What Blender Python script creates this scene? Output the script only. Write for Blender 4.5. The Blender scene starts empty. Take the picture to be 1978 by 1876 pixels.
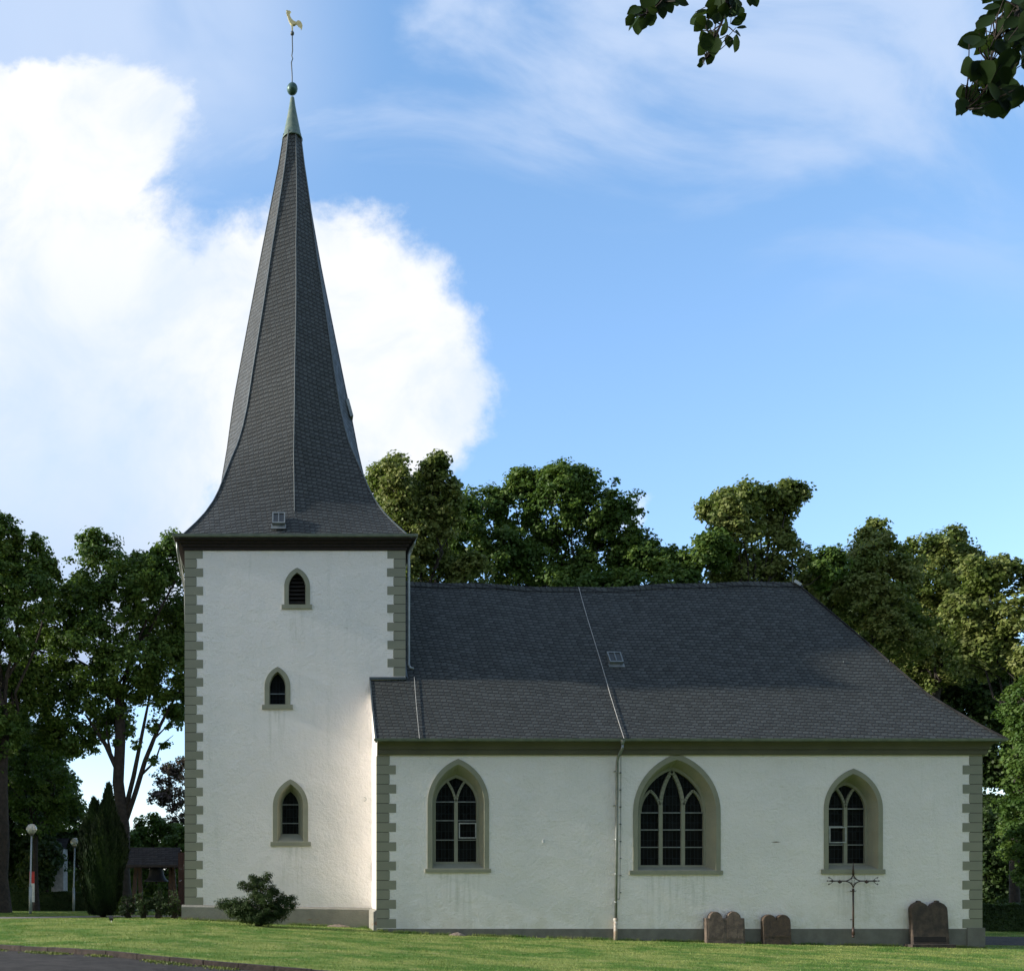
import bpy, math, random
import numpy as np
from mathutils import Vector, geometry
R = math.radians
rnd = random.Random(5)
rng = np.random.default_rng(11)
sc = bpy.context.scene
col = sc.collection

# ------------------------------------------------------------------ camera, sky, sun
CY, CZ, FPX = -31.0, 1.7, 1860.0           # camera stands 31 m in front of the nave wall
VX, VY = 560.0, 1694.0
def P(px, py, Y):                           # bearing on the photo (1978 wide) + distance -> metres
    d = Y - CY
    return Vector(((px - VX) / FPX * d, Y, CZ + (VY - py) / FPX * d))
def XZ(px, py, Y):
    p = P(px, py, Y); return p.x, p.z
cam = bpy.data.cameras.new("camera"); co = bpy.data.objects.new("camera", cam); col.objects.link(co)
co.location = (0, CY, CZ); co.rotation_euler = (R(90), 0, 0)
cam.sensor_width = 36; cam.lens = FPX / 1978 * 36
cam.shift_x = (989 - VX) / 1978; cam.shift_y = (VY - 938) / 1978
cam.clip_end = 3000; sc.camera = co

SUN_EL, SUN_SOUTH = 19.0, 0.4               # from the west, a hair in front of the wall plane
sun = bpy.data.lights.new("sun", 'SUN'); so = bpy.data.objects.new("sun", sun); col.objects.link(so)
sun.energy = 3.5; sun.angle = R(1.2); sun.color = (1.0, .94, .85)
az = R(180 + SUN_SOUTH)
sd = Vector((math.cos(az) * math.cos(R(SUN_EL)), math.sin(az) * math.cos(R(SUN_EL)), math.sin(R(SUN_EL))))
so.rotation_euler = sd.to_track_quat('Z', 'Y').to_euler()
sc.view_settings.view_transform = 'Standard'; sc.view_settings.look = 'None'
sc.view_settings.exposure = 0.98; sc.view_settings.gamma = 1.0

class N:
    """small node helper"""
    def __init__(s, nt): s.nt = nt; s.l = nt.links
    def n(s, t, **k):
        x = s.nt.nodes.new(t)
        for a, b in k.items(): setattr(x, a, b)
        return x
    def put(s, sock, v):
        if isinstance(v, bpy.types.NodeSocket): s.l.new(v, sock)
        elif v is not None:
            if isinstance(v, (tuple, list)) and len(v) == 3 and sock.type == 'RGBA': v = (*v, 1)
            sock.default_value = v
    def m(s, op, a, b=None, c=None, clamp=False):
        x = s.n('ShaderNodeMath', operation=op, use_clamp=clamp)
        s.put(x.inputs[0], a)
        if b is not None: s.put(x.inputs[1], b)
        if c is not None: s.put(x.inputs[2], c)
        return x.outputs[0]
    def mix(s, f, a, b, blend='MIX'):
        x = s.n('ShaderNodeMix', data_type='RGBA', blend_type=blend)
        s.put(x.inputs[0], f); s.put(x.inputs[6], a); s.put(x.inputs[7], b)
        return x.outputs[2]
    def ramp(s, v, a, b, lo=0., hi=1., smooth=True):
        x = s.n('ShaderNodeMapRange', interpolation_type='SMOOTHSTEP' if smooth else 'LINEAR')
        s.put(x.inputs[0], v); s.put(x.inputs[1], a); s.put(x.inputs[2], b); s.put(x.inputs[3], lo); s.put(x.inputs[4], hi)
        return x.outputs[0]
    def noise(s, vec, scale, detail=4, rough=.55, dist=0, out=0):
        x = s.n('ShaderNodeTexNoise'); s.put(x.inputs['Vector'], vec)
        x.inputs['Scale'].default_value = scale; x.inputs['Detail'].default_value = detail
        x.inputs['Roughness'].default_value = rough; x.inputs['Distortion'].default_value = dist
        return x.outputs[out]
    def xyz(s, x, y, z):
        c = s.n('ShaderNodeCombineXYZ'); s.put(c.inputs[0], x); s.put(c.inputs[1], y); s.put(c.inputs[2], z)
        return c.outputs[0]
    def sep(s, v):
        c = s.n('ShaderNodeSeparateXYZ'); s.put(c.inputs[0], v); return c.outputs

world = bpy.data.worlds.new("World"); sc.world = world; world.use_nodes = True
w = N(world.node_tree); bg = world.node_tree.nodes['Background']
sky = w.n('ShaderNodeTexSky', sky_type='NISHITA'); sky.sun_disc = False
sky.sun_elevation = R(SUN_EL); sky.sun_rotation = R(-90 - SUN_SOUTH)
sky.air_density = 1.0; sky.dust_density = .6; sky.ozone_density = 2.2; sky.altitude = 100
tc = w.n('ShaderNodeTexCoord'); dx, dy, dz = w.sep(tc.outputs['Generated'])
dyc = w.m('MAXIMUM', dy, .12)
su = w.m('DIVIDE', dx, dyc); sv = w.m('DIVIDE', dz, dyc)     # bearing north and height above horizon
suv = w.xyz(su, sv, 0)
wn = w.noise(suv, 5.5, 9, .62, .35, out=1)                    # ragged edges
nx, ny, nz = w.sep(wn)
wf = w.noise(suv, 16, 8, .68, .2, out=0)
ux = w.m('ADD', su, w.m('MULTIPLY', w.m('SUBTRACT', nx, .5), .13))
vy = w.m('ADD', sv, w.m('MULTIPLY', w.m('SUBTRACT', ny, .5), .13))
def ell(px, py, rx, ry):
    a = w.m('DIVIDE', w.m('SUBTRACT', ux, (px - VX) / FPX), rx / FPX)
    b = w.m('DIVIDE', w.m('SUBTRACT', vy, (VY - py) / FPX), ry / FPX)
    return w.m('SUBTRACT', 1.0, w.m('SQRT', w.m('ADD', w.m('MULTIPLY', a, a), w.m('MULTIPLY', b, b))))
e1 = ell(110, 255, 275, 165); e2 = ell(572, 722, 400, 312); e3 = ell(-60, 800, 560, 640); e4 = ell(1215, 985, 38, 42)
cm = w.m('MAXIMUM', w.m('MAXIMUM', e1, e2), e3)
cm = w.m('ADD', cm, w.m('MULTIPLY', w.m('SUBTRACT', wf, .5), .36))
dense = w.m('MULTIPLY', w.ramp(cm, -.05, .17), w.ramp(w.noise(suv, 4.4, 7, .6, .6), .22, .52, .72, 1.0))
small = w.m('MULTIPLY', w.ramp(e4, -.1, .6), .5)
shade = w.noise(suv, 3.2, 5, .5, .4)
lowleft = w.m('MULTIPLY', w.ramp(su, -.02, -.2), w.ramp(sv, .72, .35))
cir = w.noise(w.xyz(w.m('ADD', w.m('MULTIPLY', su, 1.0), w.m('MULTIPLY', sv, .5)), w.m('MULTIPLY', sv, 1.9), 3.3), 2.6, 7, .55, .8)
cirm = w.m('MAXIMUM', w.m('MULTIPLY', w.ramp(cir, .42, .70), w.ramp(sv, .52, .84, 0.0, .8)), w.m('MULTIPLY', w.m('MULTIPLY', w.ramp(su, .12, -.12), w.ramp(sv, .66, .84)), w.ramp(shade, .30, .55, .25, .85)))
other = w.m('MULTIPLY', w.ramp(w.noise(tc.outputs['Generated'], 2.2, 6, .55, .3), .48, .62), w.ramp(dy, .25, .05))
sb = w.n('ShaderNodeSeparateColor')
base = w.mix(1.0, sky.outputs[0], (.86, .80, .72), 'MULTIPLY')
hs = w.n('ShaderNodeHueSaturation'); hs.inputs['Saturation'].default_value = 1.05; w.put(hs.inputs['Color'], base)
veil = w.mix(w.ramp(sv, .78, .25), (.26, .62, 1.28), (.42, .86, 1.85))     # thin high haze over the blue
skyc = w.mix(w.ramp(dy, .05, .3), hs.outputs[0], w.mix(1.0, hs.outputs[0], veil, 'ADD'))
SKY_S = .15
bright = w.mix(w.ramp(w.noise(suv, 6.5, 6, .6, .5), .40, .68), (3.45, 3.5, 3.6), (2.75, 3.05, 3.5))
dull = w.mix(w.ramp(sv, .08, .42), (1.2, 1.6, 2.6), (2.25, 2.75, 3.5))
cloudc = w.mix(w.m('MULTIPLY', lowleft, .9), bright, dull)
c1 = w.mix(cirm, skyc, (2.15, 2.6, 3.4))
c2 = w.mix(small, c1, (3.2, 3.4, 3.8))
c3 = w.mix(w.m('MULTIPLY', dense, w.ramp(dy, .05, .2)), c2, cloudc)
c4 = w.mix(other, c3, (5.6, 5.8, 6.2))
w.put(bg.inputs[0], c3); bg.inputs[1].default_value = SKY_S

# ------------------------------------------------------------------ materials
MAT = {}
def mat(name):
    m = bpy.data.materials.new(name); m.use_nodes = True; MAT[name] = m
    return m, N(m.node_tree), m.node_tree.nodes['Principled BSDF']
def bump(k, b, h, dist, strength=1.0):
    x = k.n('ShaderNodeBump'); x.inputs['Distance'].default_value = dist; x.inputs['Strength'].default_value = strength
    k.put(x.inputs['Height'], h); k.put(b.inputs['Normal'], x.outputs[0])
def simple(name, c1, c2=None, scale=6, rough=.7, metal=0, bd=0, bs=30, spec=None):
    m, k, b = mat(name); t = k.n('ShaderNodeTexCoord').outputs['Object']
    c2 = c2 or tuple(v * .75 for v in c1)
    k.put(b.inputs['Base Color'], k.mix(k.ramp(k.noise(t, scale, 6, .6), .35, .65), c1, c2))
    b.inputs['Roughness'].default_value = rough; b.inputs['Metallic'].default_value = metal
    if spec is not None: b.inputs['Specular IOR Level'].default_value = spec
    if bd: bump(k, b, k.noise(t, bs, 5, .6), bd)
    return m

# plaster
m, k, b = mat('plaster'); t = k.n('ShaderNodeTexCoord').outputs['Object']
X, Y, Z = k.sep(t)
patch = k.noise(t, .45, 6, .6)
drip = k.noise(k.xyz(k.m('MULTIPLY', X, 3.5), Y, k.m('MULTIPLY', Z, .28)), 1.2, 6, .6)
c = k.mix(k.ramp(patch, .3, .7), (.88, .83, .785), (.82, .78, .74))
c = k.mix(k.m('MULTIPLY', k.ramp(drip, .55, .8), .30), c, (.55, .55, .48))
for (sx_, shw, sz) in ((5.42, .8, .12), (12.44, 1.2, .05), (18.15, .85, .07), (.02, .5, 1.02), (-.42, .35, 5.68), (.25, .3, 9.1)):
    mk = k.m('MULTIPLY', k.ramp(k.m('ABSOLUTE', k.m('SUBTRACT', X, sx_)), shw, shw * .7), k.m('MULTIPLY', k.ramp(Z, sz + 1.75, sz + 1.7), k.ramp(Z, sz - .35, sz + 1.4)))
    stk = k.noise(k.xyz(k.m('MULTIPLY', X, 6.5), Y, k.m('MULTIPLY', Z, .5)), 1.3, 6, .65)
    c = k.mix(k.m('MULTIPLY', mk, k.ramp(stk, .42, .68, 0, .36)), c, (.42, .42, .33))
lowz = k.m('MULTIPLY', k.ramp(Z, 1.2, .1), k.ramp(k.noise(t, 2.3, 5, .6), .4, .65))
c = k.mix(k.m('MULTIPLY', lowz, .35), c, (.60, .55, .44))
k.put(b.inputs['Base Color'], c); b.inputs['Roughness'].default_value = .92; b.inputs['Specular IOR Level'].default_value = .15
h = k.m('ADD', k.m('MULTIPLY', k.noise(t, 9, 5, .7), 1.3), k.m('MULTIPLY', k.noise(t, 26, 3, .6), .6))
h = k.m('ADD', h, k.m('MULTIPLY', k.noise(t, 1.6, 3, .5), 2.2))
bump(k, b, h, .045, .8)
# plaster stains are sheets of dirt seen under the sills (real dirt with its own outline)
m, k, b = mat('quoin_paint'); t = k.n('ShaderNodeTexCoord').outputs['Object']
c = k.mix(k.ramp(k.noise(t, 1.3, 5, .6), .3, .7), (.265, .262, .195), (.23, .232, .175))
rpi = k.n('ShaderNodeNewGeometry').outputs['Random Per Island']; c = k.mix(k.m('MULTIPLY', rpi, .45), c, (.19, .195, .15)); c = k.mix(k.m('MULTIPLY', k.ramp(k.noise(t, 5, 6, .7), .62, .75), .3), c, (.36, .35, .29))
k.put(b.inputs['Base Color'], c); b.inputs['Roughness'].default_value = .9
bump(k, b, k.noise(t, 22, 4, .6), .006)
m, k, b = mat('window_stone'); t = k.n('ShaderNodeTexCoord').outputs['Object']
c = k.mix(k.ramp(k.noise(t, 2.0, 5, .6), .3, .7), (.275, .272, .20), (.235, .235, .175))
k.put(b.inputs['Base Color'], c); b.inputs['Roughness'].default_value = .85
bump(k, b, k.noise(t, 25, 4, .6), .006)
simple('joint', (.06, .058, .048), rough=.95)
m, k, b = mat('cornice_paint'); t = k.n('ShaderNodeTexCoord').outputs['Object']
c = k.mix(k.ramp(k.noise(t, 1.0, 5, .6), .3, .7), (.105, .10, .064), (.082, .08, .052))
k.put(b.inputs['Base Color'], c); b.inputs['Roughness'].default_value = .75
m, k, b = mat('plinth'); t = k.n('ShaderNodeTexCoord').outputs['Object']; X, Y, Z = k.sep(t)
c = k.mix(k.ramp(k.noise(t, 1.6, 7, .65), .3, .7), (.27, .26, .215), (.21, .20, .17))
dirt = k.m('MULTIPLY', k.ramp(k.noise(k.xyz(X, Y, k.m('MULTIPLY', Z, 2)), 1.1, 6, .65), .55, .62), k.ramp(Z, .42, .2))
c = k.mix(dirt, c, (.23, .13, .075))
k.put(b.inputs['Base Color'], c); b.inputs['Roughness'].default_value = .95
bump(k, b, k.noise(t, 14, 6, .65), .03)
simple('nave_plinth', (.175, .168, .145), (.135, .13, .112), 2.5, .9, bd=.01, bs=20)

def slate(name, rowh, wid, skew, c1, c2, rough=.5):
    m, k, b = mat(name)
    uv = k.n('ShaderNodeUVMap'); uv.uv_map = 'UVMap'; U, V, _ = k.sep(uv.outputs[0])
    t = k.n('ShaderNodeTexCoord').outputs['Object']
    wob = k.m('MULTIPLY', k.m('SUBTRACT', k.noise(t, .5, 3, .5), .5), .35)
    v2 = k.m('DIVIDE', k.m('ADD', k.m('ADD', V, k.m('MULTIPLY', U, skew)), wob), rowh)
    row = k.m('FLOOR', v2); fv = k.m('FRACT', v2)
    inv = k.m('SUBTRACT', 1.0, fv)
    u2 = k.m('SUBTRACT', k.m('SUBTRACT', k.m('DIVIDE', U, wid), k.m('MULTIPLY', v2, .9)), k.m('MULTIPLY', k.m('SINE', k.m('MULTIPLY', fv, 6.283)), .16))
    jit = k.n('ShaderNodeTexWhiteNoise', noise_dimensions='1D'); k.put(jit.inputs['W'], row)
    u2 = k.m('ADD', u2, k.m('MULTIPLY', jit.outputs['Value'], .12))
    cell = k.m('FLOOR', u2); fu = k.m('FRACT', u2)
    wn = k.n('ShaderNodeTexWhiteNoise', noise_dimensions='3D'); k.put(wn.inputs['Vector'], k.xyz(row, cell, 1.7))
    rv = wn.outputs['Value']
    c = k.mix(rv, c1, c2)
    big = k.ramp(k.noise(t, .7, 5, .6), .3, .7)
    c = k.mix(k.m('MULTIPLY', big, .35), c, tuple(v * .8 for v in c1))
    gap = k.m('MAXIMUM', k.ramp(fv, .26, .12), k.m('MULTIPLY', k.ramp(fu, .34, .10), .8))  # slate joints, plus the shadow of each course's thick edge put into the colour
    c = k.mix(k.m('MULTIPLY', gap, .9), c, (.008, .008, .009))
    spot = k.ramp(k.noise(t, 7, 3, .6), .72, .76)
    c = k.mix(k.m('MULTIPLY', spot, .25), c, (.2, .2, .17))
    k.put(b.inputs['Base Color'], c)
    k.put(b.inputs['Roughness'], k.m('ADD', rough - .06, k.m('MULTIPLY', rv, .16))); b.inputs['Specular IOR Level'].default_value = .25
    h = k.m('ADD', k.m('ADD', k.m('MULTIPLY', inv, 1.0), k.m('MULTIPLY', gap, -.9)), k.m('MULTIPLY', rv, .35))
    bump(k, b, h, .02, .9)
    return m
slate('nave_slate', .175, .21, .11, (.063, .068, .062), (.038, .042, .039), .70)
slate('spire_slate', .16, .18, .0, (.074, .080, .078), (.048, .053, .052), .6)
slate('hut_slate', .12, .16, .0, (.032, .030, .031), (.02, .02, .021), .7)
simple('lead', (.10, .12, .125), (.07, .085, .09), 5, .45, .3)
simple('zinc', (.26, .28, .27), (.19, .21, .21), 5, .4, .6)
simple('gutter_zinc', (.20, .225, .19), (.15, .175, .15), 4, .5, .4)
simple('pale_zinc', (.42, .43, .42), (.3, .32, .32), 8, .4, .4)
simple('conductor_wire', (.42, .41, .38), rough=.5, metal=.3)
simple('cast_iron', (.42, .40, .36), (.28, .2, .14), 9, .6)
simple('black_iron', (.028, .018, .015), (.055, .026, .016), 30, .55)
simple('copper_green', (.085, .14, .12), (.15, .19, .15), 7, .55, .25)
simple('copper_ball', (.035, .09, .085), (.05, .11, .10), 9, .45, .3)
simple('gold', (.75, .60, .28), (.6, .48, .22), 9, .35, .75)
simple('dark_brick', (.022, .014, .012), (.012, .009, .009), 12, .9)
simple('dark_wood', (.035, .026, .02), (.02, .016, .013), 8, .8)
simple('louvre_wood', (.022, .018, .015), (.014, .012, .011), 8, .8)
simple('brown_wood', (.075, .042, .024), (.045, .028, .018), 9, .8, bd=.01)
simple('red_boards', (.055, .022, .016), (.035, .016, .012), 9, .85)
simple('bronze', (.018, .022, .024), (.028, .03, .03), 7, .6, .3)
simple('sandstone_grey', (.16, .12, .09), (.085, .065, .052), 5, .95, bd=.02, bs=16)
simple('sandstone_brown', (.085, .058, .038), (.05, .037, .028), 6, .95, bd=.02, bs=16)
simple('sandstone_dark', (.085, .062, .046), (.04, .032, .027), 4, .95, bd=.02, bs=16)
simple('dark_band', (.018, .014, .013), rough=.9)
simple('pole_grey', (.30, .34, .34), (.24, .28, .28), 9, .45, .2)
m, k, b = mat('lamp_globe'); b.inputs['Base Color'].default_value = (.62, .60, .50, 1)
b.inputs['Roughness'].default_value = .12; b.inputs['Transmission Weight'].default_value = .35; b.inputs['Coat Weight'].default_value = .5
simple('lamp_inside', (.12, .11, .09), rough=.4)
simple('sign_white', (.75, .75, .74), rough=.5); simple('sign_red', (.6, .05, .04), rough=.5)
simple('house_white', (.55, .57, .58), rough=.9)
simple('kerb_stone', (.06, .045, .038), (.032, .026, .022), 4, .95, bd=.02, bs=12)
simple('pot_dark', (.02, .02, .02), rough=.5); simple('rubble', (.30, .24, .19), (.2, .15, .11), 6, .95, bd=.02)
simple('plaster_chip', (.62, .52, .40), rough=.95)

# leaded glass
m, k, b = mat('leaded_glass'); t = k.n('ShaderNodeTexCoord').outputs['Object']; X, Y, Z = k.sep(t)
def line(v, period, half):
    f = k.m('ABSOLUTE', k.m('SUBTRACT', k.m('FRACT', k.m('DIVIDE', v, period)), .5))
    return k.m('GREATER_THAN', f, .5 - half / period)
g = k.m('MAXIMUM', line(X, .118, .007), line(Z, .29, .007))
dg = k.m('MAXIMUM', line(k.m('ADD', X, Z), .41, .006), line(k.m('SUBTRACT', X, Z), .41, .006))
dg = k.m('MULTIPLY', dg, k.ramp(Z, 3.4, 3.5, 0, .6))
g = k.m('MAXIMUM', g, dg)
pane = k.n('ShaderNodeTexWhiteNoise'); pane.noise_dimensions = '3D'
k.put(pane.inputs['Vector'], k.xyz(k.m('FLOOR', k.m('DIVIDE', X, .118)), 0, k.m('FLOOR', k.m('DIVIDE', Z, .29))))
gc = k.mix(pane.outputs['Value'], (.003, .004, .004), (.010, .011, .011))
k.put(b.inputs['Base Color'], k.mix(k.m('MULTIPLY', g, .8), gc, (.028, .036, .04)))
k.put(b.inputs['Roughness'], k.m('ADD', k.m('MULTIPLY', pane.outputs['Value'], .15), .22))
b.inputs['Specular IOR Level'].default_value = .05
bump(k, b, k.m('ADD', g, k.m('MULTIPLY', pane.outputs['Value'], .6)), .004)

# ground materials
m, k, b = mat('lawn'); t = k.n('ShaderNodeTexCoord').outputs['Object']; X, Y, Z = k.sep(t)
st = k.noise(k.xyz(k.m('MULTIPLY', X, .62), k.m('MULTIPLY', Y, .62), 0), 1.0, 7, .66, .3)
st2 = k.noise(k.xyz(k.m('MULTIPLY', X, 1.3), k.m('MULTIPLY', Y, 1.6), 5), 1.3, 6, .68)
fine = k.noise(t, 38, 4, .7)
c = k.mix(k.ramp(st, .40, .60), (.085, .175, .030), (.25, .29, .08))
c = k.mix(k.m('MULTIPLY', k.ramp(st2, .55, .68), .6), c, (.40, .36, .16))
c = k.mix(k.m('MULTIPLY', k.ramp(fine, .55, .35), .45), c, (.08, .14, .022))
k.put(b.inputs['Base Color'], c); b.inputs['Roughness'].default_value = .95; b.inputs['Specular IOR Level'].default_value = .1
bump(k, b, k.m('ADD', fine, k.m('MULTIPLY', k.noise(t, 9, 3, .6), .5)), .03)
m, k, b = mat('asphalt'); t = k.n('ShaderNodeTexCoord').outputs['Object']
a1 = k.noise(t, 2.2, 7, .7); a2 = k.noise(t, 60, 3, .7)
c = k.mix(k.ramp(a1, .35, .65), (.045, .043, .042), (.075, .07, .066))
c = k.mix(k.m('MULTIPLY', k.ramp(a2, .55, .72), .5), c, (.16, .15, .14))
c = k.mix(k.m('MULTIPLY', k.ramp(k.noise(t, 5.5, 6, .7), .62, .72), .6), c, (.02, .02, .02))
k.put(b.inputs['Base Color'], c); b.inputs['Roughness'].default_value = .95; b.inputs['Specular IOR Level'].default_value = .15
bump(k, b, k.m('ADD', a2, k.m('MULTIPLY', a1, 1.5)), .03)
simple('path_stone', (.22, .19, .17), (.15, .13, .12), 3, .95, bd=.01, bs=30)
simple('far_grass', (.05, .085, .02), (.035, .06, .016), .6, .95)

def foliage(name, c1, c2, c3, trans=.35, spec=.3):
    m, k, b = mat(name); nt = m.node_tree
    t = k.n('ShaderNodeTexCoord').outputs['Object']; geo = k.n('ShaderNodeNewGeometry')
    r_ = geo.outputs['Random Per Island']
    c = k.mix(r_, c1, c2)
    c = k.mix(k.ramp(k.noise(t, .7, 3, .5), .42, .62), c, c3)
    k.put(b.inputs['Base Color'], c); b.inputs['Roughness'].default_value = .55; b.inputs['Specular IOR Level'].default_value = spec
    tr = k.n('ShaderNodeBsdfTranslucent'); k.put(tr.inputs[0], k.mix(.5, c, (.10, .17, .02)))
    ms = k.n('ShaderNodeMixShader'); ms.inputs[0].default_value = trans
    out = nt.nodes['Material Output']
    nt.links.new(b.outputs[0], ms.inputs[1]); nt.links.new(tr.outputs[0], ms.inputs[2]); nt.links.new(ms.outputs[0], out.inputs[0])
foliage('leaf_lime', (.16, .20, .045), (.25, .27, .085), (.12, .165, .034), .42)
foliage('leaf_green', (.075, .145, .024), (.125, .185, .036), (.058, .115, .020), .40)
foliage('leaf_dark', (.038, .070, .016), (.06, .10, .024), (.028, .055, .014))
foliage('leaf_conifer', (.010, .022, .008), (.018, .036, .011), (.008, .016, .007), .1, .1)
foliage('leaf_yew', (.022, .042, .014), (.036, .06, .02), (.018, .034, .012), .12, .1)
foliage('leaf_copper', (.10, .065, .06), (.08, .055, .055), (.13, .09, .075), .3)
foliage('leaf_beech', (.020, .040, .010), (.03, .06, .012), (.016, .032, .009), .22, .08)
foliage('grass_blade', (.17, .27, .055), (.36, .37, .11), (.2, .30, .065), .3)
foliage('weed', (.10, .15, .03), (.22, .25, .05), (.13, .16, .04), .2)
simple('bark', (.04, .032, .026), (.02, .017, .014), 6, .95, bd=.04, bs=10)
simple('bark_light', (.11, .09, .07), (.06, .05, .04), 6, .95, bd=.04, bs=10)

# ------------------------------------------------------------------ mesh helpers
class MB:
    def __init__(s): s.v = []; s.f = []; s.uv = {}
    def add(s, vs, fs, uvs=None):
        o = len(s.v); s.v += [tuple(p) for p in vs]
        for i, f in enumerate(fs):
            s.f.append(tuple(o + j for j in f))
            if uvs: s.uv[len(s.f) - 1] = uvs[i]
    def box(s, x0, x1, y0, y1, z0, z1):
        vs = [(x, y, z) for z in (z0, z1) for y in (y0, y1) for x in (x0, x1)]
        s.add(vs, [(0, 2, 3, 1), (4, 5, 7, 6), (0, 1, 5, 4), (2, 6, 7, 3), (0, 4, 6, 2), (1, 3, 7, 5)])
    def obox(s, a, b, wx, wz, up=Vector((0, 0, 1))):
        a, b = Vector(a), Vector(b); d = (b - a).normalized()
        x = d.cross(up);  x = x.normalized() if x.length > 1e-4 else Vector((1, 0, 0))
        y = x.cross(d); x = x * wx / 2; y = y * wz / 2
        vs = [p + i * x + j * y for p in (a, b) for i, j in ((-1, -1), (1, -1), (1, 1), (-1, 1))]
        s.add(vs, [(0, 1, 2, 3), (7, 6, 5, 4), (0, 4, 5, 1), (1, 5, 6, 2), (2, 6, 7, 3), (3, 7, 4, 0)])
    def prism(s, pts, y0, y1):            # pts in x,z
        n = len(pts)
        vs = [(x, y0, z) for x, z in pts] + [(x, y1, z) for x, z in pts]
        s.add(vs, [tuple(range(n)), tuple(range(2 * n - 1, n - 1, -1))] + [(i, i + n, (i + 1) % n + n, (i + 1) % n) for i in range(n)])
    def tube(s, pts, r, n=8, cap=True):
        pts = [Vector(p) for p in pts]; rs = r if isinstance(r, (list, tuple)) else [r] * len(pts)
        rings = []; ref = None
        for i, p in enumerate(pts):
            d = (pts[min(i + 1, len(pts) - 1)] - pts[max(i - 1, 0)]).normalized()
            if ref is None:
                ref = d.cross(Vector((0, 0, 1)));
                if ref.length < .05: ref = d.cross(Vector((1, 0, 0)))
            x = (ref - d * ref.dot(d)).normalized(); y = d.cross(x); ref = x
            rings.append([p + (x * math.cos(a) + y * math.sin(a)) * rs[i] for a in [2 * math.pi * j / n for j in range(n)]])
        vs = [q for rr in rings for q in rr]; fs = []
        for i in range(len(pts) - 1):
            for j in range(n):
                a, b2 = i * n + j, i * n + (j + 1) % n; fs.append((a, b2, b2 + n, a + n))
        if cap: fs += [tuple(range(n - 1, -1, -1)), tuple(range((len(pts) - 1) * n, len(pts) * n))]
        s.add(vs, fs)
    def lathe(s, c, prof, n=20):
        vs = [(c[0] + r * math.cos(2 * math.pi * j / n), c[1] + r * math.sin(2 * math.pi * j / n), c[2] + z) for r, z in prof for j in range(n)]
        fs = [(i * n + j, i * n + (j + 1) % n, (i + 1) * n + (j + 1) % n, (i + 1) * n + j) for i in range(len(prof) - 1) for j in range(n)]
        s.add(vs, fs)
    def loft(s, loops, closed=True):
        n = len(loops[0]); vs = [p for l in loops for p in l]
        m_ = n if closed else n - 1
        s.add(vs, [(i * n + j, i * n + (j + 1) % n, (i + 1) * n + (j + 1) % n, (i + 1) * n + j) for i in range(len(loops) - 1) for j in range(m_)])
    def ball(s, c, r, n=16, sz=1.0):
        s.lathe(c, [(max(1e-4, r * math.sin(math.pi * i / 10)), -sz * r * math.cos(math.pi * i / 10)) for i in range(11)], n)
    def build(s, name, m, parent=None, smooth=False):
        me = bpy.data.meshes.new(name); me.from_pydata(s.v, [], s.f)
        if s.uv:
            ul = me.uv_layers.new(name='UVMap')
            for p in me.polygons:
                u = s.uv.get(p.index)
                if u:
                    for li, q in zip(p.loop_indices, u): ul.data[li].uv = q
        me.materials.append(MAT[m]); me.update()
        if smooth:
            for p in me.polygons: p.use_smooth = True
        o = bpy.data.objects.new(name, me); col.objects.link(o)
        if parent:
            o.parent = parent
            o.matrix_parent_inverse.identity()
            if parent.get('_off') is not None: pass
            wl = world_loc(parent); me.transform(__import__('mathutils').Matrix.Translation(-wl))
        return o
def world_loc(o):
    v = Vector((0, 0, 0))
    while o: v += Vector(o.location); o = o.parent
    return v
def tag(o, label=None, cat=None, group=None, kind=None):
    if label: o['label'] = label
    if cat: o['category'] = cat
    if group: o['group'] = group
    if kind: o['kind'] = kind
    return o
def thing(name, label, cat, loc, group=None):
    o = bpy.data.objects.new(name, None); col.objects.link(o); o.location = loc; o.empty_display_size = .3
    return tag(o, label, cat, group)
def lab(o, t): o['label'] = t; return o

# ------------------------------------------------------------------ terrain
_gx = [-200, -60, -14, -3.6, .1, 2.8, 3.5, 5.4, 10.5, 14.8, 22.3, 60, 200]
_gz = [.4, .4, .33, .29, .09, -.02, -.08, -.17, -.32, -.43, -.575, -1.2, -1.6]
def g(x, y):
    z = float(np.interp(x, _gx, _gz))
    if y > 0: z -= .017 * min(y, 60) * float(np.interp(x, [-4, 4], [1, 0.25]))
    return z
def kerb_y(x): return float(np.interp(x, [-90, -16, -9, -5.98, -3.53, -1.7, .6, 6, 14, 60], [-4, -6.2, -9.6, -11.13, -12.5, -13.4, -14.2, -15.8, -18, -26]))
def sheet(name, xs, yfun, mm, dz=0., kind='structure'):
    vs = []; nx = len(xs); fs = []
    rows = [yfun(x) for x in xs]; ny = len(rows[0])
    for x, r in zip(xs, rows): vs += [(x, y, g(x, y) + dz) for y in r]
    for i in range(nx - 1):
        for j in range(ny - 1): a = i * ny + j; fs.append((a, a + ny, a + ny + 1, a + 1))
    me = bpy.data.meshes.new(name); me.from_pydata(vs, [], fs); me.materials.append(MAT[mm])
    for p in me.polygons: p.use_smooth = True
    o = bpy.data.objects.new(name, me); col.objects.link(o); o['kind'] = kind
    return o
xs = sorted(set(list(np.linspace(-900, -60, 12)) + list(np.linspace(-60, 60, 121)) + list(np.linspace(60, 900, 12))))
sheet('ground', xs, lambda x: list(np.linspace(-500, -60, 6)) + list(np.linspace(-55, 60, 58)) + list(np.linspace(70, 1400, 14)), 'far_grass', -.14)
xs = list(np.linspace(-60, 60, 181))
sheet('lawn', xs, lambda x: list(np.linspace(kerb_y(x), 16, 60)), 'lawn')
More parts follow.
